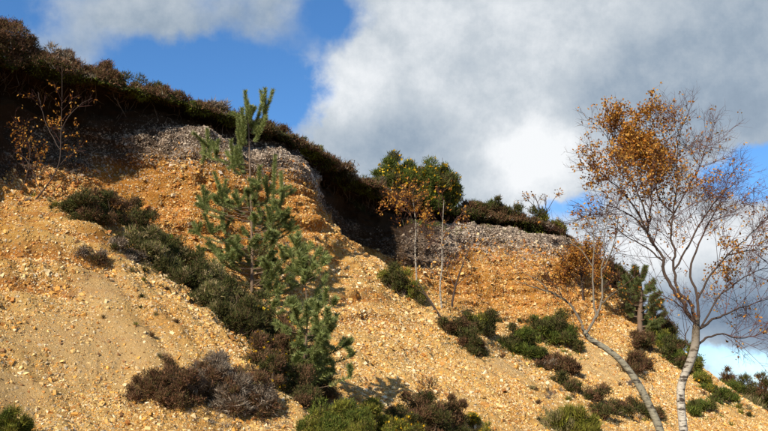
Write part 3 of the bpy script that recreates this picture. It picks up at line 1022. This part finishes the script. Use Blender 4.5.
B('heather_bush', 'russet heather bush on the rim just left of the young pine', 'heather', 'russet', [(186, 108, 14, 13), (206, 112, 12, 10)], group=TOPH, second='brown', on_rim=True)
B('dead_heather', 'bleached dead heather stems lying on the rim beside the young pine', 'heather', 'grey', [(222, 116, 15, 12), (238, 120, 12, 10)], 0.6, group=TOPH, spiky=1.8, up=0.3, on_rim=True)
B('heather_bush', 'russet heather bush on the rim behind the top of the young pine', 'heather', 'russet', [(270, 136, 13, 13), (290, 142, 13, 12)], group=TOPH, second='brown', on_rim=True)
B('heather_bush', 'dark green mounded bush on the rim over the buttress', 'heather', 'dark', [(310, 153, 12, 12), (322, 161, 10, 13)], group=TOPH, second='green', on_rim=True)
B('heather_bush', 'reddish heather bush on the rim above the dark alcove', 'heather', 'russet', [(338, 174, 11, 12), (354, 184, 10, 11)], group=TOPH, second='grey', mixr=0.2, on_rim=True)
B('heather_bush', 'grey green heather bush on the rim between alcove and tall gorse', 'heather', 'dark', [(370, 193, 10, 10), (386, 200, 12, 15)], group=TOPH, second='grey', mixr=0.2, on_rim=True)
B('gorse_bush', 'tall rounded gorse with yellow flowers on the cliff top', 'gorse bush', 'gorse',
  [(400, 197, 17, 38), (425, 204, 21, 49), (450, 209, 19, 45), (420, 206, 20, 44), (460, 213, 11, 32), (434, 214, 18, 34), (408, 202, 18, 44), (437, 208, 19, 46), (392, 200, 13, 28)], 1.0, flowers=0.45, second='dark', mixr=.3, on_rim=True)
B('heather_bush', 'low reddish heather bush on the rim right of the tall gorse', 'heather', 'brown', [(474, 217, 9, 13), (488, 219, 10, 13)], group=TOPH, second='russet', on_rim=True)
B('gorse_bush', 'dark green low gorse on the rim over the pale pebble bank', 'gorse bush', 'gorse', [(482, 216, 12, 18), (502, 218, 13, 18), (520, 221, 12, 17)], group=None, second='dark', mixr=.5, on_rim=True)
B('heather_bush', 'pinkish brown heather bush on the rim left of the bare sapling', 'heather', 'russet', [(508, 223, 9, 12), (526, 228, 9, 12)], group=TOPH, second='brown', on_rim=True)
B('gorse_bush', 'green gorse at the right end of the cliff top spilling over the corner', 'gorse bush', 'green', [(546, 232, 11, 18), (557, 240, 9, 18), (566, 248, 7, 14)], second='dark', on_rim=True)

# ------------------------------------------------------------------ shrubs in the gullies and on the scree
B('heather_bank', 'dark heather mound at the head of the first gully on the left', 'heather', 'dark', [(80, 220, 18, 28), (106, 224, 22, 34), (134, 234, 22, 32), (70, 210, 11, 16), (150, 246, 18, 24)], second='brown')
B('heather_bank', 'bank of dull olive heather filling the first gully behind the near spur', 'heather', 'dark', [(144, 256, 20, 26), (158, 268, 20, 27), (180, 266, 20, 26), (176, 284, 18, 22), (196, 288, 22, 28), (214, 298, 22, 28), (210, 308, 18, 22), (232, 316, 22, 32), (240, 334, 20, 32), (226, 326, 18, 22), (252, 326, 18, 32)], second='straw', mixr=.28, spiky=1.25)
B('gorse_sprig', 'small bright green gorse shoot standing in the olive heather bank', 'gorse bush', 'bright', [(164, 250, 11, 16)], 0.8)
B('red_bramble', 'small russet bramble beside the bright green gorse shoot', 'bramble', 'orange', [(176, 256, 6, 18)], 0.5, second='russet', mixr=.6)
B('dead_heather', 'grey dead heather clump on the crest of the near spur', 'heather', 'grey', [(118, 250, 10, 13), (136, 262, 11, 14)], 0.8, second='dark')
B('heather_bush', 'small dark red heather clump on bare gravel left of the olive bank', 'heather', 'russet', [(84, 256, 8, 10), (98, 263, 9, 12)], 0.7, second='grey')
B('dead_heather', 'large grey brown dead heather bush lying on the near scree', 'heather', 'grey', [(196, 396, 20, 36), (220, 400, 24, 42), (246, 408, 22, 38), (262, 416, 14, 26), (232, 412, 18, 26)], 1.1, second='brown', mixr=.35, spiky=1.6, up=.35)
B('heather_bush', 'rusty brown heather bush left of the grey dead heather', 'heather', 'brown', [(138, 400, 13, 18), (158, 402, 18, 36), (180, 404, 18, 36), (168, 390, 16, 30)], 1.1, second='russet')
B('gorse_bush', 'gorse with yellow flowers at the foot of the young pine', 'gorse bush', 'dark', [(262, 350, 18, 42), (276, 362, 20, 54), (258, 366, 16, 34), (288, 378, 18, 44), (272, 388, 16, 34), (296, 366, 16, 50)], 1.0, flowers=0.18, second='brown', mixr=.45)
B('heather_bush', 'dark brown heather bush under the bushy low pine', 'heather', 'dark', [(300, 398, 18, 28), (318, 404, 17, 32), (306, 408, 16, 22)], second='brown')
B('gorse_bush', 'broad olive gorse bush at the bottom edge below the low pine', 'gorse bush', 'green', [(318, 436, 20, 26), (344, 440, 25, 40), (372, 438, 20, 40), (336, 446, 24, 24)], 1.2, second='gorse', mixr=.45)
B('gorse_bush', 'yellow flowering gorse at the bottom edge between olive and brown bushes', 'gorse bush', 'green', [(388, 442, 16, 24), (408, 444, 14, 26)], 1.1, flowers=0.45, second='dark')
B('heather_bush', 'brown and olive heather bush at the bottom edge in the middle', 'heather', 'dark', [(402, 428, 14, 30), (432, 438, 22, 48), (454, 436, 15, 40), (418, 436, 14, 34)], 1.1, second='brown', mixr=.55)
B('gorse_bush', 'small sparse gorse with few yellow flowers right of the brown bottom bush', 'gorse bush', 'green', [(474, 428, 8, 16), (486, 434, 8, 12)], 0.7, flowers=0.5)
B('gorse_sprig', 'spiky green gorse tip at the bottom left corner', 'gorse bush', 'gorse', [(8, 440, 12, 28), (25, 442, 9, 22), (-6, 438, 11, 28)], 0.7, second='green', spiky=1.8, up=.6)
B('heather_bush', 'dark green bush at the head of the second gully', 'heather', 'dark', [(392, 288, 13, 22), (404, 296, 14, 24), (418, 302, 10, 12)], second='green')
B('heather_bush', 'russet topped heather bush on the crest of the second spur', 'heather', 'dark', [(448, 334, 12, 22), (466, 345, 15, 28), (478, 356, 10, 22)], second='russet', mixr=.45)
B('heather_bush', 'dark olive heather bush behind the russet topped one in the second gully', 'heather', 'dark', [(472, 330, 12, 18), (488, 338, 13, 26)], second='green', mixr=.2)
B('gorse_bush', 'deep green gorse bush left of the large dark gully bush', 'gorse bush', 'gorse', [(514, 352, 12, 26), (528, 356, 14, 24), (540, 362, 11, 16)], second='dark', spiky=1.3)
B('gorse_bush', 'large dark gorse bush at the foot of the third face', 'gorse bush', 'gorse', [(544, 342, 14, 28), (560, 344, 17, 34), (572, 350, 10, 26)], second='dark', mixr=.5)
B('heather_bush', 'round brown heather bush below the large dark gorse', 'heather', 'brown', [(562, 372, 12, 18), (573, 374, 8, 14)], second='russet')
B('dead_heather', 'pale grey heather clump on the gravel edge below the deep green gorse', 'heather', 'grey', [(548, 370, 10, 12)], second='brown', mixr=.5)
B('heather_bush', 'straggling brown heather along the lower crest of the second spur', 'heather', 'brown', [(560, 384, 9, 9), (578, 394, 11, 12), (596, 402, 13, 15), (614, 412, 14, 16), (604, 418, 14, 12)], second='dark', mixr=.5)
B('grass_tuft', 'green and straw grass tuft at the bottom edge on the second spur', 'grass tuft', 'straw', [(556, 432, 13, 18), (575, 436, 14, 22), (592, 436, 10, 16)], 0.9, second='green', spiky=2.4, up=1.8, stems=False, mixr=.6)
B('heather_bush', 'dark maroon heather bush on the third spur beside the leaning birch', 'heather', 'russet', [(634, 374, 11, 22), (642, 366, 9, 18)], 1.1)
B('heather_bush', 'maroon heather bush above the first one near the right pine', 'heather', 'russet', [(640, 350, 9, 18), (650, 352, 9, 20)], 1.0, second='dark')
B('gorse_bush', 'green gorse on the falling skyline left of the big birch trunk', 'gorse bush', 'gorse', [(662, 348, 9, 20), (672, 360, 10, 22)], second='dark')
B('heather_bush', 'russet heather on the falling skyline behind the big birch trunk', 'heather', 'russet', [(676, 362, 9, 22), (684, 372, 8, 20)], second='dark')
B('gorse_bush', 'yellow green gorse on the skyline just right of the big birch trunk', 'gorse bush', 'green', [(694, 372, 9, 26), (702, 384, 10, 20), (708, 392, 7, 12)], flowers=.12, second='gorse')
B('gorse_bush', 'low dark gorse on gravel right of the big birch trunk', 'gorse bush', 'gorse', [(694, 414, 10, 9), (706, 412, 11, 11), (720, 404, 10, 14), (730, 402, 8, 14)], second='dark')
B('heather_bush', 'dark bush behind the leaning birch trunk at the bottom right', 'heather', 'dark', [(640, 412, 12, 16), (654, 420, 10, 14)], second='russet')

B('gorse_bush', 'bright green gorse patch on the skyline ridge left of the big birch', 'gorse bush', 'green', [(655, 340, 8, 18), (666, 352, 8, 18)], second='gorse')
B('heather_bush', 'dark scrub clinging to the skyline between the corner of the cliff and the right pine', 'heather', 'russet', [(598, 274, 10, 20), (611, 286, 12, 28), (624, 296, 11, 28), (604, 282, 9, 18), (632, 300, 8, 20)], second='dark', mixr=.5, fy=36.3)
B('heather_bush', 'brown and green scrub on the skyline to the right of the pine', 'heather', 'dark', [(656, 330, 8, 18), (668, 340, 9, 20), (680, 352, 9, 18)], second='russet', mixr=.4, fy=35.2)
# the low bank beyond the end of the cliff
B('gorse_bush', 'long dark green scrub on the far bank at the right edge', 'gorse bush', 'gorse', [(722, 398, 12, 16), (738, 400, 14, 20), (752, 402, 13, 20), (764, 406, 12, 18), (776, 408, 12, 18)], second='dark', mixr=.4, fy=42.0)
B('grass_tuft', 'tall straw coloured grass in front of the far scrub', 'grass tuft', 'straw', [(750, 414, 8, 14), (757, 416, 7, 12)], 0.8, spiky=2.4, up=1.8, stems=False, fy=38.0)
B('heather_bush', 'brown bush at the bottom right corner', 'heather', 'brown', [(768, 424, 9, 14), (758, 424, 8, 10)], second='dark', fy=34.0)
B('shrub', 'small dark red shrub on the far skyline right of the birch trunk', 'shrub', 'russet', [(727, 384, 4, 16), (732, 388, 5, 14)], 0.6, fy=44.0)
B('shrub', 'narrow dark shrub standing on the far skyline at the right edge', 'shrub', 'russet', [(763, 398, 4, 24), (766, 392, 3, 18)], 0.6, second='dark', fy=40.0)


def scrub():
    acc = Acc()
    spots = [(u, v) for (u0, u1, v0, v1, k) in ((520, 650, 385, 430, 36), (100, 300, 240, 390, 26), (480, 540, 320, 360, 12), (690, 760, 395, 428, 14), (120, 320, 200, 300, 10), (20, 110, 195, 215, 14)) for u, v in zip(RNG.uniform(u0, u1, k), RNG.uniform(v0, v1, k))]
    kinds = ['dark', 'brown', 'straw', 'russet', 'grey', 'green']
    for (u, v) in spots:
        p = hit(u, v)
        if p is None or p.y > 50: continue
        m = px(p.y)
        pal = np.array(PALETTE[kinds[RNG.integers(0, 6)]])
        k = int(RNG.integers(25, 140))
        sp_ = RNG.uniform(1.5, 4.5)
        d = unit(RNG.normal(size=(k, 3)) * 0.8 + np.array((0, 0, 1.0)))
        b_ = np.array(p) + d * m * RNG.uniform(0, sp_, (k, 1))
        acc.add(*blades(b_, d, m * RNG.uniform(1.5, 5, k), m * RNG.uniform(.5, 1, k), pal[RNG.integers(0, len(pal), k)] * RNG.uniform(.7, 1.3, (k, 1))))
    tag(acc.link('scrub_seedlings', M_LEAF, None, np.zeros(3)), 'sparse seedlings and dead sprigs scattered over the gravel', kind='stuff')


scrub()

# ------------------------------------------------------------------ pines
NEEDLE = np.array([(.21, .26, .075), (.27, .315, .10), (.15, .20, .055), (.235, .27, .085), (.32, .33, .11)])


def needles(acc, p0, p1, n, L, W, tilt=0.75, pal=NEEDLE):
    ax = unit(p1 - p0)
    t = RNG.random(n)
    b_ = p0 + (p1 - p0) * t[:, None]
    rad = unit(np.cross(ax, RNG.normal(size=(n, 3))))
    d = unit(ax * tilt + rad + RNG.normal(size=(n, 3)) * 0.12)
    acc.add(*blades(b_, d, L * RNG.uniform(0.75, 1.15, n), W * RNG.uniform(0.8, 1.2, n), pal[RNG.integers(0, len(pal), n)] * RNG.uniform(0.8, 1.2, (n, 1))))


def pine(label, y, trunk, clumps, rad, seed_spread, nl=0.10, nmul=1.0, nw=0.012, side=2, pal=NEEDLE):
    base = hit(*trunk[0])
    base = np.array(base) if base is not None else at(*trunk[0], y)
    y = base[1]
    tp = traced(trunk, y, 0.0)
    tp[0] = base - np.array((0, 0, 0.15))
    org = base
    root = empty('pine_tree', org, label, 'pine tree')
    a = Acc()
    tc = curve(tp, 40)
    tv, tf = tube(tc, np.linspace(rad, rad * 0.25, 40) * (1 + 0.08 * RNG.normal(size=40)), 8)
    a.add(tv, tf)
    a.link('trunk', M_PINE, root, org, None, True)
    fol, n_l = Acc(), 0
    for (u0, v0, u1, v1) in clumps:
        near = np.abs(u0 - trunk[-1][0]) < 12 and v0 < trunk[-1][1] + 45
        dy = RNG.uniform(-0.15, 0.15) if near else RNG.uniform(-seed_spread, seed_spread)
        p0, p1 = at(u0, v0, y + dy), at(u1, v1, y + dy * 1.25)
        k = max(0, min(int(np.argmin(np.abs(tc[:, 2] - (p0[2] - 0.28 * np.linalg.norm(p0[:2] - tc[20, :2]))))), 37))
        mid = tc[k] * 0.45 + p0 * 0.55 - np.array((0, 0, 0.06))
        lv, lf = tube(curve([tc[k], mid, p0, p0 * .15 + p1 * .85], 9), np.linspace(rad * 0.26, 0.004, 9), 5)
        la = Acc(); la.add(lv, lf)
        la.link('limb', M_PINE, root, org, None, True)
        ln = np.linalg.norm(p1 - p0)
        needles(fol, p0, p1, int(700 * ln * nmul) + 90, nl, nw, pal=pal)
        # side shoots round the base of each leader
        for _ in range(side):
            q0 = p0 + (p1 - p0) * RNG.uniform(0, 0.4)
            q1 = q0 + unit((p1 - p0) / ln + RNG.normal(size=3) * 0.6) * ln * RNG.uniform(0.35, 0.7)
            needles(fol, q0, q1, int(420 * ln * nmul) + 60, nl, nw, pal=pal)
        # sparse needles down the branch
        needles(fol, mid, p0, int(130 * nmul), nl * 0.9, nw)
    fol.link('needles', M_NEEDLE, root, org, 'stuff')
    return root


_tr = np.random.default_rng(9)
TALL_EXTRA = []
for _ in range(34):
    cu, cv = _tr.uniform(200, 298), _tr.uniform(190, 288)
    cu += (250 - cu) * 0.25 * _tr.random()
    L_, a_ = _tr.uniform(7, 15), _tr.normal() * 0.45 + (cu - 250) * 0.008
    TALL_EXTRA.append((cu, cv, cu + L_ * math.sin(a_), cv - L_ * math.cos(a_)))
for _ in range(22):
    cu, cv = _tr.uniform(256, 300), _tr.uniform(252, 325)
    L_, a_ = _tr.uniform(7, 14), 0.35 + _tr.normal() * 0.5
    TALL_EXTRA.append((cu, cv, cu + L_ * math.sin(a_), cv - L_ * math.cos(a_)))
pine('slender young pine with upright shoots standing in front of the orange face', 19.0,
     [(252, 292), (252, 262), (252, 235), (251, 205), (250, 170), (249, 140), (248, 118)],
     [(248, 128, 245, 91), (244, 140, 242, 108), (254, 132, 264, 95), (260, 130, 273, 90), (256, 140, 266, 116), (250, 120, 247, 100), (240, 142, 238, 122),
      (210, 158, 207, 129), (216, 158, 218, 140), (206, 156, 202, 140), (234, 170, 231, 140), (243, 172, 239, 142), (238, 165, 236, 148),
      (273, 206, 275, 156), (282, 200, 281, 172), (268, 200, 266, 176), (278, 214, 284, 190), (270, 222, 275, 200),
      (226, 204, 214, 172), (222, 202, 226, 180), (208, 214, 198, 196), (205, 206, 203, 186), (258, 190, 260, 166), (240, 212, 236, 190),
      (212, 234, 204, 214), (224, 232, 221, 212), (200, 236, 193, 222), (268, 236, 272, 214), (290, 232, 293, 217), (262, 222, 258, 204),
      (216, 254, 208, 238), (230, 256, 226, 240), (204, 262, 198, 246), (268, 258, 276, 240), (240, 262, 238, 246), (222, 274, 214, 260), (272, 280, 280, 262), (284, 262, 296, 246)] + TALL_EXTRA,
     0.045, 0.75, nmul=1.35)

_lr = np.random.default_rng(5)
LOWC = []
for _ in range(78):
    t_ = _lr.random() ** 0.6
    cu = 303 + 16 * t_ + _lr.normal() * (9 + 7 * t_); cv = 244 + 138 * t_
    if cu < 262: cu = 290
    a_ = _lr.normal() * 0.9
    L_ = _lr.uniform(7, 15)
    LOWC.append((cu, cv, cu + L_ * math.sin(a_), cv - L_ * math.cos(a_)))
pine('bushy low pine spreading right beside the flowering gorse', 18.0,
     [(300, 386), (305, 352), (307, 322), (306, 292), (304, 270)], LOWC, 0.022, 0.8, nl=0.10, nmul=1.0, side=1)

pine('dark green pine on the right slope behind the leaning birch', 35.0,
     [(640, 332), (640, 315), (641, 298), (640, 282), (638, 270)],
     [(636, 278, 634, 266), (642, 280, 646, 266), (630, 290, 624, 276), (646, 292, 654, 280), (638, 296, 637, 280), (628, 302, 620, 290), (650, 304, 660, 292), (640, 306, 642, 292),
      (630, 314, 624, 304), (648, 316, 658, 306), (656, 322, 666, 312), (640, 318, 638, 306), (654, 310, 662, 300), (632, 308, 634, 294), (622, 298, 620, 284), (650, 326, 661, 320), (644, 322, 650, 310)],
     0.13, 0.9, nl=0.19, nmul=1.2, nw=0.022, side=3, pal=NEEDLE * 0.6)

# ------------------------------------------------------------------ birches
LEAF_OR = np.array([(.58, .26, .035), (.50, .19, .025), (.62, .35, .07), (.34, .12, .02), (.52, .27, .05), (.26, .12, .03)])


def birch(label, y, trunk, trad, limbs, mat_trunk, twn, twl, leaf_spots, leaf_bg, leaf_size, base_z=None, twr=0.004, spread=0.75, depth=2, name='birch_tree', limb_r=1.0, up=0.12, wob=0.7, branch_n=5.0, branch_l=0.75, limb_mat=None, vtop=-999):
    h0 = hit(*trunk[0])
    if base_z is None and (h0 is None or h0.y > 55):
        h0 = rim(trunk[0][0], 0.2)
    org = np.array(h0) if base_z is None else at_z_y(trunk[0], y, base_z)
    if base_z is None:
        y = org[1]
    tp = traced(trunk, y)
    tp[0] = org - np.array((0, 0, 0.12))
    root = empty(name, org, label, 'birch tree')
    n = 60
    tc = curve(tp, n)
    rr = np.interp(np.linspace(0, 1, n), np.linspace(0, 1, len(trad)), np.array(trad) * px(y))
    a = Acc(); a.add(*tube(tc, rr * (1 + 0.05 * fbm(tc, 6, 2, 3)), 12))
    a.link('trunk', mat_trunk, root, org, None, True)
    sources, sources_all = ([tc[n // 2:]] if not limbs else [tc[(n * 3 // 4 if name == 'birch_tree' else n // 4):]]), []
    for pts, r0 in limbs:
        pts = [(u, v if v > vtop else vtop - (vtop - v) * 0.88) for u, v in pts]
        w = RNG.uniform(-wob, wob)
        s0 = at(*pts[0], y)
        cand = np.concatenate([tc] + sources_all)
        dd = ((cand[:, [0, 2]] - (0, CZ)) / cand[:, 1:2] - (s0[[0, 2]] - (0, CZ)) / s0[1]) ** 2
        par = cand[int(np.argmin(dd.sum(1)))]
        c = curve(traced(pts, par[1], w), 4 * len(pts))
        ln = np.linalg.norm(np.diff(c, axis=0), axis=1).sum()
        wv = np.cumsum(RNG.normal(size=c.shape), 0)
        c = c + (wv - np.linspace(0, 1, len(c))[:, None] * wv[-1]) * 0.0045 * ln
        c[0] = par
        sources_all.append(c)
        la = Acc(); la.add(*tube(c, (0.22 + 0.56 * r0 * (1 - np.linspace(0, 1, len(c))) ** 1.1) * px(y) * limb_r, 7))
        la.link('limb', limb_mat or M_LIMB, root, org, None, True)
        sources.append(c)
    big = twig_set(sources, branch_n, branch_l, spread, up, RNG, 1, twr * 1.7)
    tw = big + twig_set([q for q, r in big], twn, twl, spread, up, RNG, depth, twr)
    if not tw:
        tw = [(c[len(c) // 3:], twr) for c in sources]
    tacc = Acc(); add_twigs(tacc, tw, (.085, .040, .032))
    tacc.link('twigs', M_TWIG, root, org, 'stuff')
    ends = np.concatenate([q[2:] for q, r in tw])
    pr = np.full(len(ends), leaf_bg)
    for (u, v, r, k) in leaf_spots:
        c = at(u, v, y)
        d2 = (((ends - c) * np.array((1, 0.35, 1))) ** 2).sum(1) / (r * px(y)) ** 2
        pr = np.maximum(pr, k * np.exp(-d2))
    sel = ends[RNG.random(len(ends)) < pr]
    lf = Acc()
    sel = np.repeat(sel, 2 + (base_z is not None), 0)
    leaf_at(lf, sel + RNG.normal(size=sel.shape) * 0.5 * leaf_size, leaf_size, LEAF_OR)
    lf.link('leaves', M_FLOWER, root, org, 'stuff')
    return root


def at_z_y(uv, y, z):
    a, c = ray(*uv)
    return np.array((a * y, y, z))


birch('tall birch with white curved trunk and orange leaves at the right', 9.0,
      [(684, 566), (685, 500), (684, 440), (681, 405), (681, 388), (685, 374), (691, 360), (695, 346), (696, 330), (697, 318)],
      [5.2, 4.6, 4.2, 3.9, 3.8, 3.8, 4.0, 4.2, 3.6, 2.6],
      [([(694, 327), (686, 312), (677, 298), (668, 280), (661, 260), (653, 246), (648, 232), (649, 210), (648, 190), (646, 160), (647, 125), (649, 98)], 3.6),
       ([(697, 325), (690, 305), (682, 290), (675, 270), (670, 248), (666, 222), (669, 200), (673, 170), (676, 140), (679, 115), (681, 98)], 3.0),
       ([(697, 320), (697, 300), (692, 275), (697, 250), (706, 228), (716, 205), (724, 185), (728, 168)], 2.4),
       ([(697, 330), (711, 321), (726, 315), (742, 308), (757, 302), (780, 297)], 2.2),
       ([(696, 348), (708, 339), (720, 336), (738, 341), (755, 338), (778, 328)], 1.9),
       ([(653, 247), (640, 214), (628, 190), (612, 172), (598, 160), (590, 155)], 1.7),
       ([(675, 270), (690, 240), (704, 212), (718, 190), (735, 172), (743, 165)], 1.6),
       ([(697, 300), (712, 275), (728, 255), (744, 238), (760, 222), (775, 205)], 1.6),
       ([(661, 260), (645, 245), (630, 236), (615, 225), (604, 222)], 1.2),
       ([(649, 220), (640, 190), (628, 165), (617, 145), (608, 125), (605, 108)], 1.4),
       ([(668, 205), (655, 180), (660, 150), (663, 122), (660, 105)], 1.2),
       ([(728, 255), (745, 252), (762, 250), (784, 240)], 1.1),
       ([(700, 330), (722, 296), (745, 280), (768, 268), (785, 262)], 1.4),
       ([(666, 222), (684, 190), (696, 160), (704, 138), (708, 122)], 1.2),
       ([(648, 232), (632, 212), (612, 200), (598, 196)], 1.1),
       ([(688, 312), (672, 300), (655, 292), (645, 280)], 1.0),
       ([(693, 346), (687, 343), (686, 335), (690, 326)], 1.8)],
      M_BIRCH_TALL, 13.0, 0.32, [(640, 128, 36, .95), (648, 105, 18, .8), (620, 160, 34, .42), (600, 165, 22, .4), (660, 160, 40, .30), (690, 165, 26, .14), (724, 262, 20, .75), (734, 256, 12, .5), (675, 240, 8, .6), (606, 118, 10, .4)], 0.02, 0.031, base_z=0.0, vtop=250, twr=0.0021, up=0.07, branch_n=12.0, branch_l=0.85)

birch('leaning bare birch with a forked lichen grey trunk', 8.6,
      [(690, 580), (676, 500), (660, 431), (652, 411), (641, 389), (630, 372), (619, 359), (605, 348), (590, 339), (584, 331)],
      [4.6, 4.3, 3.9, 3.6, 3.5, 3.3, 3.1, 2.9, 2.7, 2.3],
      [([(585, 333), (581, 324), (574, 312), (563, 300), (549, 293), (535, 289), (524, 283), (516, 282)], 2.6),
       ([(586, 333), (594, 318), (601, 308), (604, 291), (603, 270), (604, 250), (606, 226), (607, 205)], 2.2),
       ([(602, 304), (610, 296), (617, 291), (626, 284)], 1.2),
       ([(595, 318), (594, 298), (593, 268), (595, 240), (591, 222), (586, 209), (578, 203)], 1.5),
       ([(549, 293), (540, 282), (530, 276), (522, 272)], 0.8),
       ([(604, 270), (612, 250), (616, 232), (618, 218)], 0.9),
       ([(594, 268), (582, 250), (570, 242), (560, 238)], 0.8),
       ([(563, 300), (558, 288), (548, 278)], 0.7)],
      M_BIRCH_OLD, 5.0, 0.24, [(584, 214, 18, .4), (600, 225, 16, .35)], 0.02, 0.034, base_z=0.0, twr=0.0022, up=0.2, wob=.4, limb_mat=M_LIMB_GREY, branch_n=6, branch_l=0.5)

birch('orange leaved birch sapling in the shade of the left overhang', 16.8,
      [(33, 198), (45, 188), (55, 173), (60, 158), (61, 130), (62, 100), (62, 66)], [.9, .7, .6, .5, .4, .3, .2],
      [([(60, 150), (52, 135), (45, 120), (40, 104), (38, 92)], .5), ([(61, 130), (70, 115), (82, 104), (92, 98)], .4), ([(57, 168), (66, 158), (78, 150)], .35), ([(8, 198), (18, 192), (24, 176), (28, 150), (20, 130), (14, 120)], .7),
       ([(40, 192), (32, 170), (24, 158), (14, 152)], .5), ([(52, 178), (40, 160), (34, 145)], .4)],
      M_LIMB, 6.0, 0.4, [(60, 125, 30, .5), (45, 150, 40, .35), (25, 145, 30, .3), (85, 135, 20, .35)], 0.08, 0.055, name='birch_sapling', twr=0.004, wob=.3, up=.2, branch_n=4.5, branch_l=.6)

birch('straight white birch sapling with golden leaves below the tall gorse', 29.5,
      [(417, 288), (416, 268), (415, 246), (416, 227), (414, 208), (412, 192)], [.9, .8, .7, .5, .4, .25],
      [([(415, 240), (424, 226), (430, 212)], .5), ([(416, 250), (406, 232), (400, 214), (396, 205)], .5), ([(415, 225), (408, 208), (405, 194)], .4), ([(416, 262), (426, 248), (432, 240)], .4)],
      M_BIRCH, 5.0, 0.6, [(410, 214, 26, .5), (398, 220, 18, .5), (420, 260, 28, .45)], 0.15, 0.075, name='birch_sapling', twr=0.006, wob=.5, up=.2, branch_n=5.0, branch_l=.8)
birch('thin white birch sapling standing on the crest of the second spur', 29.0,
      [(442, 308), (440, 288), (442, 266), (442, 238), (443, 216), (444, 200)], [1.0, .9, .75, .5, .4, .25],
      [([(441, 280), (450, 262), (456, 248)], .5), ([(442, 262), (432, 246), (426, 234)], .5), ([(442, 240), (452, 226), (458, 216)], .4)],
      M_BIRCH, 5.0, 0.5, [(430, 262, 28, .5), (445, 285, 26, .4), (455, 262, 24, .4)], 0.12, 0.07, name='birch_sapling', twr=0.006, wob=.5, up=.2, branch_n=5.0, branch_l=.8)
birch('slanting birch sapling right of the thin white one', 29.0,
      [(451, 306), (455, 288), (460, 272), (466, 256), (470, 246)], [1.2, 1.0, .8, .5, .3], [([(456, 286), (464, 278), (472, 274)], .4), ([(455, 288), (448, 272), (446, 260)], .4)],
      M_LIMB, 5.0, 0.4, [(458, 270, 24, .25)], 0.08, 0.07, name='birch_sapling', twr=0.006, wob=.3, branch_n=5.0, branch_l=.7)
birch('short stem leaning left from the foot of the thin white birch', 27.5,
      [(444, 318), (432, 304), (424, 292), (418, 282)], [1.2, 1.0, .7, .4], [([(428, 298), (418, 290), (408, 284)], .4)],
      M_LIMB, 4.0, 0.35, [(415, 284, 16, .3)], 0.1, 0.07, name='birch_sapling', twr=0.006, wob=.3, branch_n=2.0, branch_l=.5)
birch('spindly bare sapling with few leaves on the right cliff top', 36.0,
      [(543, 228), (541, 214), (538, 204), (535, 196)], [.7, .6, .5, .3], [([(542, 220), (550, 206), (556, 196)], .4), ([(541, 214), (532, 204), (526, 198)], .4), ([(542, 216), (546, 204), (545, 194)], .4)],
      M_LIMB, 4.0, 0.5, [(528, 198, 8, .3), (556, 196, 8, .3)], 0.05, 0.10, name='birch_sapling', twr=0.007, wob=.3, branch_n=3.5, branch_l=.6)
birch('rusty leaved birch scrub at the corner of the third face', 35.0,
      [(583, 300), (582, 285), (580, 270), (579, 256)], [1.0, .8, .6, .4],
      [([(582, 288), (572, 274), (566, 262)], .5), ([(582, 282), (592, 270), (597, 260)], .5), ([(583, 292), (596, 284), (604, 276)], .5), ([(583, 295), (570, 288), (560, 282)], .5), ([(582, 276), (588, 262), (588, 252)], .4)],
      M_LIMB, 7.0, 0.7, [(582, 272, 30, .8)], 0.3, 0.075, name='birch_scrub', twr=0.008, wob=.8, branch_n=7, branch_l=1.1)
